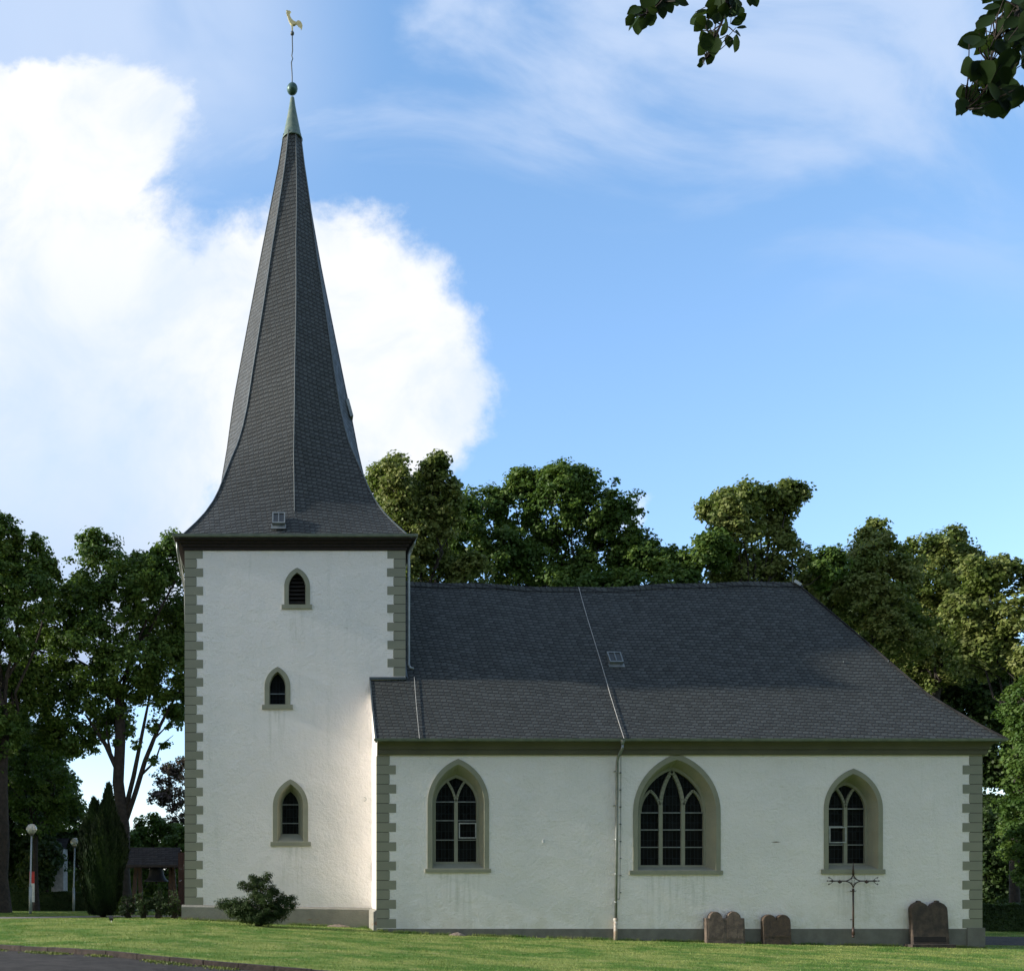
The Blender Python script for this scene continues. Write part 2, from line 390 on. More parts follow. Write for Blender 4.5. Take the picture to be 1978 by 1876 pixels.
sheet('road', xs, lambda x: list(np.linspace(-60, kerb_y(x), 30)), 'asphalt', -.09)
# kerb between road and lawn
kb = MB(); xk = list(np.linspace(-26, 12, 60))
for i in range(len(xk) - 1):
    x0, x1 = xk[i], xk[i + 1] - .012
    a, b_ = Vector((x0, kerb_y(x0), 0)), Vector((x1, kerb_y(x1), 0)); nrm = Vector((b_.y - a.y, -(b_.x - a.x), 0)).normalized()
    j = rnd.uniform(-.006, .006); q = [a, b_, b_ + nrm * .11, a + nrm * .11]
    lo = [(p.x, p.y, g(p.x, p.y) - .2) for p in q]; hi = [(p.x, p.y, g(p.x, p.y) + .012 + j) for p in q]
    kb.add(lo + hi, [(4, 5, 6, 7), (0, 1, 5, 4), (1, 2, 6, 5), (2, 3, 7, 6), (3, 0, 4, 7)])
tag(kb.build('kerb', 'kerb_stone'), kind='structure')
# footpath on the left, asphalt path on the right
def strip(name, pts, wd, mm, dz):
    vs = []; fs = []; P2 = []
    for i in range(len(pts) - 1):
        for s_ in range(8): P2.append(Vector(pts[i]).lerp(Vector(pts[i + 1]), s_ / 8))
    P2.append(Vector(pts[-1]))
    for i, p in enumerate(P2):
        d = (P2[min(i + 1, len(P2) - 1)] - P2[max(i - 1, 0)]).normalized(); nn = Vector((-d.y, d.x))
        for s_ in (-1, -.5, 0, .5, 1): q = p + nn * s_ * wd / 2; vs.append((q.x, q.y, g(q.x, q.y) + dz))
    for i in range(len(P2) - 1):
        for j in range(4): a = i * 5 + j; fs.append((a, a + 5, a + 6, a + 1))
    me = bpy.data.meshes.new(name); me.from_pydata(vs, [], fs); me.materials.append(MAT[mm])
    o = bpy.data.objects.new(name, me); col.objects.link(o); o['kind'] = 'structure'
strip('path', [(-40, 1.5), (-14, 2.1), (-9.6, 3.3), (-7.2, 5.2), (-5.6, 6.3), (-4.2, 6.5)], 2.1, 'path_stone', .006)
strip('path', [(22.9, 4.9), (30, 5.0), (60, 5.5)], 6.4, 'asphalt', .006)
TYW = 1.9 - .14
# grass blades over the lawn in view
def quads_object(name, V4, mm, parent=None, kind=None):
    """V4: (N,k,3) polygons"""
    Nn, kk, _ = V4.shape
    me = bpy.data.meshes.new(name); me.vertices.add(Nn * kk); me.loops.add(Nn * kk); me.polygons.add(Nn)
    off = np.zeros(3) if not parent else np.array(world_loc(parent))
    me.vertices.foreach_set('co', (V4 - off).astype(np.float32).ravel())
    me.loops.foreach_set('vertex_index', np.arange(Nn * kk, dtype=np.int32))
    me.polygons.foreach_set('loop_start', np.arange(0, Nn * kk, kk, dtype=np.int32))
    me.materials.append(MAT[mm]); me.update(calc_edges=True); me.validate()
    o = bpy.data.objects.new(name, me); col.objects.link(o)
    if parent: o.parent = parent
    if kind: o['kind'] = kind
    return o
gv = np.vectorize(g); kv = np.vectorize(kerb_y)
n = 330000
dd = rng.uniform(13.5, 46, n) ** 1.0; px = rng.uniform(-.31, .77, n)
gx = px * dd; gy = CY + dd
clump = np.sin(gx * 1.1 + np.sin(gy * 1.7) * 2) * np.sin(gy * 3.1 + gx * .4)
ok = (gy > kv(gx) + .03) & (gy < 15) & ~((gy > -.03) & (gx > 2.75) & (gx < 22.35)) & ~((gy > 1.75) & (gx > -3.75) & (gx < 4)) & (rng.uniform(-1.6, 1, n) < clump) 
ok &= ~((gx < -4) & (np.abs(gy - np.interp(gx, [-14, -9.6, -7.2, -5.6, -4.2], [2.1, 3.3, 5.2, 6.3, 6.5])) < 1.35)) & ~((gx > 22.4) & (gy > 1.6) & (gy < 8.4))
gx, gy, dd = gx[ok], gy[ok], dd[ok]; n = len(gx); gz = gv(gx, gy)
a = rng.uniform(0, 2 * np.pi, n); hgt = rng.uniform(.015, .045, n); wdt = rng.uniform(.004, .009, n) * np.clip(dd / 20, 1, 2)
lean = rng.uniform(0, .9, n) * hgt; la = rng.uniform(0, 2 * np.pi, n)
B = np.stack([gx, gy, gz - .003], 1); S = np.stack([np.cos(a) * wdt, np.sin(a) * wdt, np.zeros(n)], 1)
T = B + np.stack([np.cos(la) * lean, np.sin(la) * lean, hgt], 1)
tag(quads_object('grass', np.stack([B - S, B + S, T], 1), 'grass_blade'), 'short green lawn grass in front of the church', 'grass', kind='stuff')
m_ = MAT['grass_blade']; k_ = N(m_.node_tree); t_ = k_.n('ShaderNodeTexCoord').outputs['Object']; X_, Y_, Z_ = k_.sep(t_)
a_ = k_.noise(k_.xyz(k_.m('MULTIPLY', X_, .62), k_.m('MULTIPLY', Y_, .62), 0), 1.0, 7, .66, .3); b_ = k_.noise(k_.xyz(k_.m('MULTIPLY', X_, 1.3), k_.m('MULTIPLY', Y_, 1.6), 5), 1.3, 6, .68)
c_ = k_.mix(k_.ramp(a_, .40, .60), (.08, .17, .028), (.245, .285, .077)); c_ = k_.mix(k_.m('MULTIPLY', k_.ramp(b_, .55, .68), .6), c_, (.40, .36, .16))
k_.put(m_.node_tree.nodes['Principled BSDF'].inputs['Base Color'], c_)
# longer tufts left by the mower along the walls
n = 16000; u_ = rng.uniform(0, 1, n); sel = rng.uniform(0, 1, n) < .72
gx = np.where(sel, 2.8 + u_ * 19.6, -3.75 + u_ * 6.4); gy = np.where(sel, -.02, TYW) - np.abs(rng.normal(0, .045, n)) - .01
keep = (np.sin(gx * 2.1) + np.sin(gx * 5.3) + np.sin(gx * 13) * .5 + rng.uniform(-1.5, 1.5, n)) > -.2; gx, gy = gx[keep], gy[keep]; n = len(gx); gz = gv(gx, gy)
a = rng.uniform(0, 2 * np.pi, n); B = np.stack([gx, gy, gz - .01], 1); S = np.stack([np.cos(a), np.sin(a), a * 0], 1) * rng.uniform(.004, .009, (n, 1))
T = B + np.stack([rng.normal(0, .03, n), rng.normal(0, .02, n), rng.uniform(.03, .13, n)], 1)
tag(quads_object('grass', np.stack([B - S, B + S, T], 1), 'grass_blade'), 'longer grass tufts along the foot of the church walls', 'grass', kind='stuff')
# weeds along the kerb
n = 9000; kx = rng.uniform(-8, 3.5, n); off = np.abs(rng.normal(0, .16, n)); keep = (np.sin(kx * 2.3) + np.sin(kx * 5.1 + 1) + rng.uniform(-1, 1, n)) > .2
kx, off = kx[keep], off[keep]; n = len(kx); ky = kv(kx) - .12 - off; kz = gv(kx, ky) - .09
a = rng.uniform(0, 2 * np.pi, n); B = np.stack([kx, ky, kz], 1); S = np.stack([np.cos(a), np.sin(a), a * 0], 1) * rng.uniform(.006, .016, (n, 1))
T = B + np.stack([rng.normal(0, .02, n), rng.normal(0, .02, n), rng.uniform(.01, .05, n)], 1)
tag(quads_object('weeds', np.stack([B - S, B + S, T], 1), 'weed'), 'yellowish weeds and moss growing along the kerb on the road', 'weeds', kind='stuff')

# ------------------------------------------------------------------ church
TY = 1.9; AX, AY = .175, 5.5                      # tower front plane, spire axis
TX0, TX1 = P(357, 0, TY).x, P(783, 0, TY).x; TZ = P(0, 1062, TY).z; TYB = 2 * AY - TY
NX0, NX1 = P(728, 0, 0).x, P(1897, 0, 0).x; NYB = 11.0; NZ = P(0, 1457, 0).z
church = thing('church', 'white plastered village church with slate spire and long hipped slate nave roof', 'church', (0, 0, 0))

def arch(cx, hw, zb, zs, za, n=12):
    h = za - zs; Rr = (hw * hw + h * h) / (2 * hw); a1 = math.atan2(h, hw - Rr) if True else 0
    # left side: centre (cx-hw+Rr, zs), from angle pi to apex
    pts = [(cx - hw, zb)]
    ang = math.pi - math.atan2(h, Rr - hw) if Rr > hw else math.atan2(h, Rr - hw)
    ang = math.atan2(h, hw - Rr)                  # apex seen from the left arc's centre, mirrored
    for i in range(n + 1):
        t_ = i / n * (math.pi - ang)
        pts.append((cx - hw + Rr - Rr * math.cos(t_), zs + Rr * math.sin(t_)))
    L = pts; Rt = [(2 * cx - x, z) for x, z in L[:-1]][::-1]
    return L + Rt
def arch_fix(cx, hw, zb, zs, za, n=12):
    h = za - zs; Rr = (hw * hw + h * h) / (2 * hw)
    tmax = math.acos(max(-1, min(1, (Rr - hw) / Rr)))
    L = [(cx - hw, zb)] + [(cx - hw + Rr - Rr * math.cos(tmax * i / n), zs + Rr * math.sin(tmax * i / n)) for i in range(n + 1)]
    return L + [(2 * cx - x, z) for x, z in L[:-1]][::-1]
arch = arch_fix

def wall_with_holes(mb, outer, holes, y):
    polys = [[Vector((x, z, 0)) for x, z in outer]] + [[Vector((x, z, 0)) for x, z in h] for h in holes]
    flat = [p for pl in polys for p in pl]
    tris = geometry.tessellate_polygon(polys)
    vs = [(p.x, y, p.y) for p in flat]; fs = []
    for t_ in tris:
        a, b_, c_ = [flat[i] for i in t_]
        cr = (b_ - a).cross(c_ - a).z
        fs.append(tuple(t_) if cr > 0 else (t_[0], t_[2], t_[1]))
    mb.add(vs, fs)
    for h in holes:
        k_ = len(h); mb.add([(x, y, z) for x, z in h] + [(x, y + .5, z) for x, z in h], [(i, (i + 1) % k_, (i + 1) % k_ + k_, i + k_) for i in range(k_)])

WIN = []
def window(cxp, yplane, o, s, i, sill, glassz, depth, tracery, bars, vent=None, ft=.07, label=None, louvre=False, trim=None):
    """o,s,i: (half width px, apex py, spring py, bottom py) of frame, splay front and inner opening"""
    sc_ = (yplane - CY) / FPX; cx = (cxp - VX) * sc_
    zz = lambda py, dpt=0: CZ + (VY - py) / FPX * (yplane + dpt - CY)
    O = arch(cx, o[0] * sc_, zz(o[3]), zz(o[2]), zz(o[1])); S_ = arch(cx, s[0] * sc_, zz(s[3]), zz(s[2]), zz(s[1]))
    si = (yplane + depth - CY) / FPX
    I = arch(cx, i[0] * si, zz(i[3], depth), zz(i[2], depth), zz(i[1], depth))
    if trim: O = [(x, min(z, trim)) for x, z in O]
    f3 = lambda L, y: [(x, y, z) for x, z in L]
    Hm = [((a[0] + b_[0]) / 2, (a[1] + b_[1]) / 2) for a, b_ in zip(O, S_)]
    win = MB(); win.loft([f3(O, yplane + .03), f3(O, yplane - .022), f3(S_, yplane - .022), f3(I, yplane + depth)])
    wo = win.build('window', 'window_stone', church)
    if label: lab(wo, label)
    sb_ = MB(); x0, x1 = (sill[0] - VX) * sc_, (sill[1] - VX) * sc_
    zt, zb = zz(sill[2]), zz(sill[3])
    y_ = yplane - .055
    sb_.add([(x0, y_, zb), (x1, y_, zb), (x1, y_, zt - .01), (x0, y_, zt - .01), (x0, yplane + .05, zb), (x1, yplane + .05, zb), (x1, yplane + .02, zt + .006), (x0, yplane + .02, zt + .006)],
            [(0, 1, 2, 3), (3, 2, 6, 7), (0, 4, 5, 1), (0, 3, 7, 4), (1, 5, 6, 2)])
    sb_.build('sill', 'window_stone', wo)
    # stone frame inside
    fw = i[0] * si; zb_i, zs_i, za_i = zz(i[3], depth), zz(i[2], depth), zz(i[1], depth)
    G = arch(cx, fw - ft, zb_i + ft * .9, zs_i, za_i - ft * 1.5)
    yd = yplane + depth
    gl = MB(); gl.add(f3(I, yd + .09), [tuple(range(len(I)))])
    gl.build('pane', 'louvre_wood' if louvre else 'leaded_glass', wo)
    if not louvre:
        fr = MB(); fr.loft([f3(I, yd - .004), f3(G, yd - .004), f3(G, yd + .1)])
        zgb = zb_i + ft * .9
        def arc_bar(cxx, hw, z0, zap, side, th, n=9):
            L = arch(cxx, hw, z0, z0, zap, n)[1:n + 2]
            if side > 0: L = [(2 * cxx - x, z) for x, z in L]
            for (xa, za), (xb, zb2) in zip(L[:-1], L[1:]):
                d = Vector((xb - xa, zb2 - za)); nn = Vector((-d.y, d.x)).normalized() * th / 2; e = d.normalized() * .008
                q = [(xa + nn.x - e.x, za + nn.y - e.y), (xa - nn.x - e.x, za - nn.y - e.y), (xb - nn.x + e.x, zb2 - nn.y + e.y), (xb + nn.x + e.x, zb2 + nn.y + e.y)]
                fr.loft([[(x, yd + .008, z) for x, z in q], [(x, yd + .1, z) for x, z in q]]); fr.add([(x, yd + .008, z) for x, z in q], [(3, 2, 1, 0)])
        mw = .115 if tracery == 2 else .12
        if tracery == 2:
            zsp = zz(glassz[0], depth); zap = zz(glassz[1], depth)
            fr.box(cx - mw / 2, cx + mw / 2, yd + .005, yd + .1, zgb, zsp + .14)
            q = (fw - ft) / 2 + mw / 4
            arc_bar(cx - q, q, zsp - .05, zap, 1, .075); arc_bar(cx + q, q, zsp - .05, zap, -1, .075)
        if tracery == 3:
            zsp, zap, zc_s, zc_a = [zz(v, depth) for v in glassz]
            x1_, x2_ = cx - (fw - ft) * .355, cx + (fw - ft) * .355
            for xm in (x1_, x2_): fr.box(xm - mw / 2, xm + mw / 2, yd + .005, yd + .1, zgb, zc_s + .10)
            arc_bar(cx, x2_ - cx, zc_s, zc_a, -1, .11); arc_bar(cx, x2_ - cx, zc_s, zc_a, 1, .11)
            q = (x1_ - (cx - fw + ft)) / 2; ca, cb = x1_ - q, x2_ + q
            for c_ in (ca, cb): arc_bar(c_, q, zsp, zap, -1, .075); arc_bar(c_, q, zsp, zap, 1, .075)
        fr.build('tracery', 'window_stone', wo)
        br = MB()
        for zp in bars:
            z_ = zz(zp, depth); br = MB(); br.box(cx - fw + ft, cx + fw - ft, yd + .02, yd + .05, z_ - .016, z_ + .016); br.build('saddle_bar', 'zinc', wo)
        if vent:
            va, vb, v0, v1 = vent; xa, xb = (va - VX) * si, (vb - VX) * si; z0, z1 = zz(v1, depth), zz(v0, depth); vv = MB()
            for (a_, b_, c_, d_) in ((xa, xb, z0, z0 + .035), (xa, xb, z1 - .035, z1), (xa, xa + .035, z0 + .035, z1 - .035), (xb - .035, xb, z0 + .035, z1 - .035)):
                vv.box(a_, b_, yd - .03, yd + .03, c_, d_)
            vv.build('vent_frame', 'pale_zinc', wo)
    else:
        lv = MB(); zt_ = zz(i[1], depth)
        z_ = zb_i + .02
        while z_ < zt_ - .12:
            L = [p for p in I if p[1] >= z_]; xl = min([p[0] for p in L] + [cx]); hw_ = max(.05, cx - xl)
            lv.add([(cx - hw_, yd - .12, z_), (cx + hw_, yd - .12, z_), (cx + hw_, yd + .06, z_ + .14), (cx - hw_, yd + .06, z_ + .14), (cx - hw_, yd - .12, z_ + .025), (cx + hw_, yd - .12, z_ + .025), (cx + hw_, yd + .06, z_ + .165), (cx - hw_, yd + .06, z_ + .165)],
                   [(0, 1, 5, 4), (4, 5, 6, 7), (0, 3, 2, 1)])
            z_ += .135
        lv.build('louvre', 'dark_wood', wo)
    WIN.append((yplane, Hm)); return wo

window(574, TY, (25, 1097, 1134.5, 1168.5), (16.5, 1106.5, 1135, 1168), (15.5, 1108, 1136, 1168), (544, 602.6, 1167.7, 1176.6), None, .3, 0, [], louvre=True, label='small pointed belfry window with dark louvre boards')
window(536, TY, (25, 1288, 1326, 1361.5), (16, 1297.3, 1327, 1361.5), (15.5, 1299, 1328, 1361), (506, 565.6, 1361, 1370.4), None, .22, 0, [1340], label='small pointed window halfway up the tower', ft=.02)
window(561, TY, (34, 1505, 1557, 1626), (25.6, 1514.5, 1557, 1625.5), (17.5, 1526, 1558, 1612), (522.4, 600.5, 1625.5, 1634), None, .42, 0, [1554, 1590], label='pointed window low on the tower in a splayed stone surround', ft=.03)
window(885, 0, (59.5, 1465.5, 1552, 1678), (50.3, 1476, 1552, 1677.5), (43.5, 1496, 1554, 1668), (820.8, 947.8, 1677.5, 1685), (1556, 1504), .38, 2, [1548.6, 1584.7, 1622.3], vent=(886, 920, 1589, 1619), label='two light pointed window with one tilting pane in its right light')
window(1307.2, 0, (84.5, 1456, 1569, 1682), (75.6, 1467, 1569, 1681), (65, 1481, 1569, 1674.5), (1215.6, 1395.4, 1681, 1689), (1568, 1527, 1560, 1489), .38, 3, [1569.6, 1602.6, 1636.2], label='wide three light pointed window right of the downpipe', trim=NZ - .01)
window(1648, 0, (56.8, 1484.5, 1563, 1679), (48, 1494.5, 1563, 1678.5), (41.5, 1510, 1564, 1671), (1585.5, 1708.5, 1678.5, 1687.8), (1567, 1519), .42, 2, [1562, 1596, 1631.6], vent=(1601, 1634, 1597, 1628), label='two light pointed window behind the iron cross')

# walls
tw = MB()
wall_with_holes(tw, [(TX0, -.3), (TX1, -.3), (TX1, TZ), (TX0, TZ)], [h for y, h in WIN if y == TY], TY)
tw.add([(TX0, TY, -.3), (TX0, TY, TZ), (TX0, TYB, TZ), (TX0, TYB, -.3), (TX1, TY, -.3), (TX1, TY, TZ), (TX1, TYB, TZ), (TX1, TYB, -.3)], [(0, 1, 2, 3), (7, 6, 5, 4), (3, 2, 6, 7), (1, 5, 6, 2)])
lab(tw.build('wall', 'plaster', church), 'tall white plastered tower wall')
nw = MB(); zb = -1.2
wall_with_holes(nw, [(NX0, zb), (NX1, zb), (NX1, NZ + .35), (NX0, NZ + .35)], [h for y, h in WIN if y == 0], 0)
nw.add([(NX0, 0, zb), (NX0, 0, NZ + .35), (NX0, TY + .05, NZ + 2.4), (NX0, TY + .05, zb), (NX1, 0, zb), (NX1, 0, NZ + .35), (NX1, NYB, NZ + .35), (NX1, NYB, zb), (NX0, NYB, zb), (NX0, NYB, NZ + .35)],
       [(0, 1, 2, 3), (7, 6, 5, 4), (6, 7, 8, 9)])
lab(nw.build('wall', 'plaster', church), 'long white plastered nave wall')

# quoins
def quoins(x_edge, side, ytop, top, n_, first_long, yplane, lw, sw, h=.309, name='quoins'):
    q = MB(); z1 = top; j = 0
    while j < n_:
        long_ = (j % 2 == 0) == first_long; wd = lw if long_ else sw; wd += rnd.uniform(-.008, .008)
        z0 = z1 - h; xa, xb = (x_edge - .006, x_edge + wd) if side > 0 else (x_edge - wd, x_edge + .006)
        q.box(xa, xb, yplane - .009, yplane + (.3 if side > 0 else .3), z0 + .010, z1 - .010)
        z1 = z0; j += 1
    qo = q.build(name, 'quoin_paint', church)
    bk = MB(); xa, xb = (x_edge - .003, x_edge + sw - .02) if side > 0 else (x_edge - sw + .02, x_edge + .003)
    bk.box(xa, xb, yplane - .003, yplane + .28, z1 + .01, top - .01); bk.build('joints', 'joint', qo)
    return qo
nt_ = int((TZ - .70) / .309) + 1
lab(quoins(TX0, 1, 0, TZ - .004, nt_ - 1, True, TY, .62, .41, h=(TZ - .72) / (nt_ - 1)), 'grey green painted corner stones down the left tower edge')
lab(quoins(TX1, -1, 0, TZ - .004, 14, True, TY, .62, .41), 'grey green painted corner stones at the right tower edge above the roof')
lab(quoins(NX0, 1, 0, NZ - .03, 18, False, 0, .615, .408), 'grey green painted corner stones beside the tower')
lab(quoins(NX1, -1, 0, NZ - .03, 18, False, 0, .63, .42), 'grey green painted corner stones at the right end of the nave')

# plinths
pl = MB(); zL, zR = P(0, 1747, TY).z, P(0, 1753, TY).z; pr = .13
xa, xb = TX0 - .10, NX0 - .005
pts = lambda x, z: [(x, TY - .002, z), (x, TY - pr, z - .07), (x, TY - pr, -.4), (x, TY + .3, -.4)]
A_ = pts(xa, zL); B_ = pts(xb, zR)
pl.add(A_ + B_, [(0, 1, 5, 4), (1, 2, 6, 5), (0, 3, 2, 1), (4, 5, 6, 7)])
pl.add([(xa, TY - pr, zL - .07), (xa, TY - pr, -.4), (xa, TYB, -.4), (xa, TYB, zL - .07), (TX0 + .0, TY, zL), (TX0, TYB, zL)], [(0, 3, 2, 1), (0, 4, 5, 3)])
# return along the nave's west side
pl.add([(NX0 - .11, TY - pr + .002, zR - .09), (NX0 - .11, -.004, zR - .09), (NX0 - .11, -.004, -.5), (NX0 - .11, TY - pr + .002, -.5), (NX0 - .002, TY - pr + .002, zR), (NX0 - .002, -.004, zR), (NX0 - .002, -.004, -.5)], [(0, 1, 5, 4), (0, 3, 2, 1), (1, 2, 6, 5)])
lab(pl.build('plinth', 'plinth', church), 'crumbling grey plinth along the tower foot')
np_ = MB(); zp = P(0, 1793.5, 0).z
np_.box(NX0 + .012, NX1 - .5, -.012, .1, -1.4, zp); np_.box(NX1 - .5, NX1 + .07, -.05, 6, -1.4, zp + .03)
lab(np_.build('plinth', 'nave_plinth', church), 'low grey painted plinth strip along the nave')

# tower eaves
e = MB(); GZ = P(0, 1033, TY - .34).z; ov = .34
prof = [(.0, TZ - .03), (.05, TZ - .03), (.05, TZ + .08), (.11, TZ + .085), (.11, TZ + .17), (.19, TZ + .175), (.19, TZ + .25), (ov - .02, TZ + .26), (ov - .02, GZ)]
def ring(o_, z, x0=TX0, x1=TX1, y0=TY, y1=TYB): return [(x0 - o_, y0 - o_, z), (x1 + o_, y0 - o_, z), (x1 + o_, y1 + o_, z), (x0 - o_, y1 + o_, z)]
e.loft([ring(o_, z) for o_, z in prof]); lab(e.build('cornice', 'dark_brick', church), 'dark brick cornice under the spire eaves')
def gutter(name, path, closed, r, mm, lbl):
    """path: corner points of the eave line; half round trough outside it"""
    mb = MB(); loops = []
    k_ = len(path)
    for i_, (p, nrm) in enumerate(path):
        p = Vector(p); nrm = Vector(nrm)
        sec = [(0, .015), (0, -.02)] + [(r - r * math.cos(a), -.02 - r * math.sin(a)) for a in [math.pi * q / 8 for q in range(1, 8)]] + [(2 * r, -.02), (2 * r + .012, .02), (2 * r - .012, .02), (2 * r - .016, -.02), (r, -.02 - r * .8), (.02, -.01)]
        loops.append([p + nrm * a + Vector((0, 0, z)) for a, z in sec])
    mb.loft(loops); mb.add(loops[0], [tuple(range(len(loops[0])))]) ; mb.add(loops[-1], [tuple(range(len(loops[-1])))])
    if closed: mb.loft([loops[-1], loops[0]])
    o = mb.build(name, mm, church); lab(o, lbl); return o
x0, x1, y0, y1 = TX0 - ov + .08, TX1 + ov - .08, TY - ov + .08, TYB + ov - .08
gutter('gutter', [((x0, y0, GZ), (-1, -1, 0)), ((x1, y0, GZ), (1, -1, 0)), ((x1, y1, GZ), (1, 1, 0)), ((x0, y1, GZ), (-1, 1, 0))], True, .062, 'gutter_zinc', 'grey green gutter round the spire eaves')

# spire
prof_c = [(13.18, 5.58), (13.28, 5.42), (13.49, 5.20), (13.9, 4.78), (14.33, 4.38), (14.85, 3.99), (15.27, 3.75), (15.74, 3.53), (16.75, 3.05), (17.2, 2.83), (17.9, 2.58), (18.65, 2.38), (19.5, 2.21), (24.9, 1.17), (27.0, .79), (28.6, .50), (29.75, .335)]
prof_m = [(13.18, 3.95), (13.28, 3.84), (13.7, 3.62), (14.3, 3.32), (15.0, 3.07), (16.0, 2.83), (16.85, 2.68), (17.9, 2.47), (18.65, 2.35), (19.5, 2.21), (24.9, 1.17), (27.0, .79), (28.6, .50), (29.75, .335)]
tw_z, tw_a = [13, 16.5, 18.6, 21, 25, 27, 29.8], [0, 0, 2.0, 4.5, 9.5, 14.5, 24]
ax_z, ax_x = [13, 16, 20, 25, 30], [AX, AX - .03, .05, .03, .08]
def pint(pf, z): return float(np.interp(z, [a for a, _ in pf], [b for _, b in pf]))
zs = np.unique(np.concatenate([np.linspace(13.18, 15.5, 24), np.linspace(15.5, 19.5, 16), np.linspace(19.5, 29.75, 18)]))
rings = []
for z in zs:
    a0 = R(float(np.interp(z, tw_z, tw_a))); cx = float(np.interp(z, ax_z, ax_x)); L = []
    for q in range(8):
        an = R(-135 + 45 * q) + a0; r_ = pint(prof_c if q % 2 == 0 else prof_m, z)
        L.append(Vector((cx + r_ * math.cos(an), AY + r_ * math.sin(an), z)))
    rings.append(L)
sp = MB(); vlen = 0
for i_ in range(len(zs) - 1):
    A_, B_ = rings[i_], rings[i_ + 1]; dl = ((A_[1] + A_[0]) / 2 - (B_[1] + B_[0]) / 2).length
    for q in range(8):
        a_, b_, c_, d_ = A_[q], A_[(q + 1) % 8], B_[(q + 1) % 8], B_[q]
        wA, wB = (b_ - a_).length, (c_ - d_).length; u0 = q * 3.3 
        # keep the seam on the mid ridge so that courses match in both faces
        kk = .16
        if q % 2 == 0: uv = [(u0 - wA, vlen + kk * wA), (u0, vlen), (u0, vlen + dl), (u0 - wB, vlen + dl + kk * wB)]
        else: uv = [(u0, vlen), (u0 + wA, vlen + kk * wA), (u0 + wB, vlen + dl + kk * wB), (u0, vlen + dl)]
        sp.add([a_, b_, c_, d_], [(0, 1, 2, 3)], [uv])
    vlen += dl
spire = sp.build('spire', 'spire_slate', church); lab(spire, 'tall slightly twisted octagonal slate spire flaring out to a square base')
rf = MB()
for q in range(8):
    zmax = 14.2 if q % 2 else 0
    pts_ = [rings[i_][q] + (rings[i_][q] - Vector((float(np.interp(zs[i_], ax_z, ax_x)), AY, zs[i_]))).normalized() * .008 for i_ in range(len(zs)) if zs[i_] > zmax]
    rf.tube(pts_, .028 if q % 2 == 0 else .018, 6)
rf.build('ridge_flashing', 'lead', spire)
# copper cap, ball, rod, weathercock
cpx = .09; cp = MB(); z0 = 29.62
cp.lathe((cpx, AY, 0), [(.30, z0 + .01), (.385, z0 - .03), (.395, z0), (.375, z0 + .05), (.355, z0 + .08), (.30, z0 + .35), (.20, z0 + .85), (.125, z0 + 1.25), (.08, z0 + 1.56), (.07, z0 + 1.6)], 28)
cp.build('spire_cap', 'copper_green', spire, True)
bl = MB(); ZB = P(0, 172.8, AY).z; bl.ball((cpx, AY, ZB), .205, 24); bl.build('spire_ball', 'copper_ball', spire, True)
rd = MB(); ZT = P(0, 84 / 1.2795, AY).z
rd.tube([(cpx, AY, ZB), (cpx - .01, AY, ZB + .6), (cpx - .035, AY, ZB + 1.0), (cpx + .015, AY, ZB + 1.15), (cpx - .02, AY, ZB + 1.25), (cpx + .01, AY, ZB + 1.45), (cpx, AY, ZT - .3), (cpx, AY, ZT)], .022, 8); rd.ball((cpx, AY, ZT), .075, 14)
rd.build('rod', 'lead', spire, True)
wc = thing('weathercock', 'gilded weathercock turning on the rod at the top of the spire', 'weathercock', (cpx, AY, ZT + .07))
def cock(pts, th):
    mb = MB(); s_ = (AY - CY) / FPX / (4.69 * 1.2795)
    mb.prism([(cpx + (x - 760) * s_, ZT + .07 + (378 - y) * s_) for x, y in pts], AY - th, AY + th); return mb
body = cock([(752, 378), (750, 306), (732, 280), (714, 240), (704, 205), (706, 182), (722, 178), (732, 186), (736, 212), (752, 240), (775, 262), (800, 272), (804, 292), (790, 303), (770, 307), (768, 378)][::-1], .045)
body.build('body', 'gold', wc)
cock([(694, 182), (698, 172), (690, 165), (697, 155), (688, 140), (700, 134), (712, 142), (728, 140), (736, 150), (746, 152), (734, 166), (730, 184), (716, 190), (704, 190), (700, 198)][::-1], .03).build('head', 'gold', wc)
cock([(800, 272), (812, 258), (828, 248), (850, 256), (868, 278), (879, 310), (874, 340), (862, 368), (858, 345), (850, 330), (846, 342), (838, 320), (830, 326), (824, 308), (804, 296)][::-1], .012).build('tail', 'gold', wc)

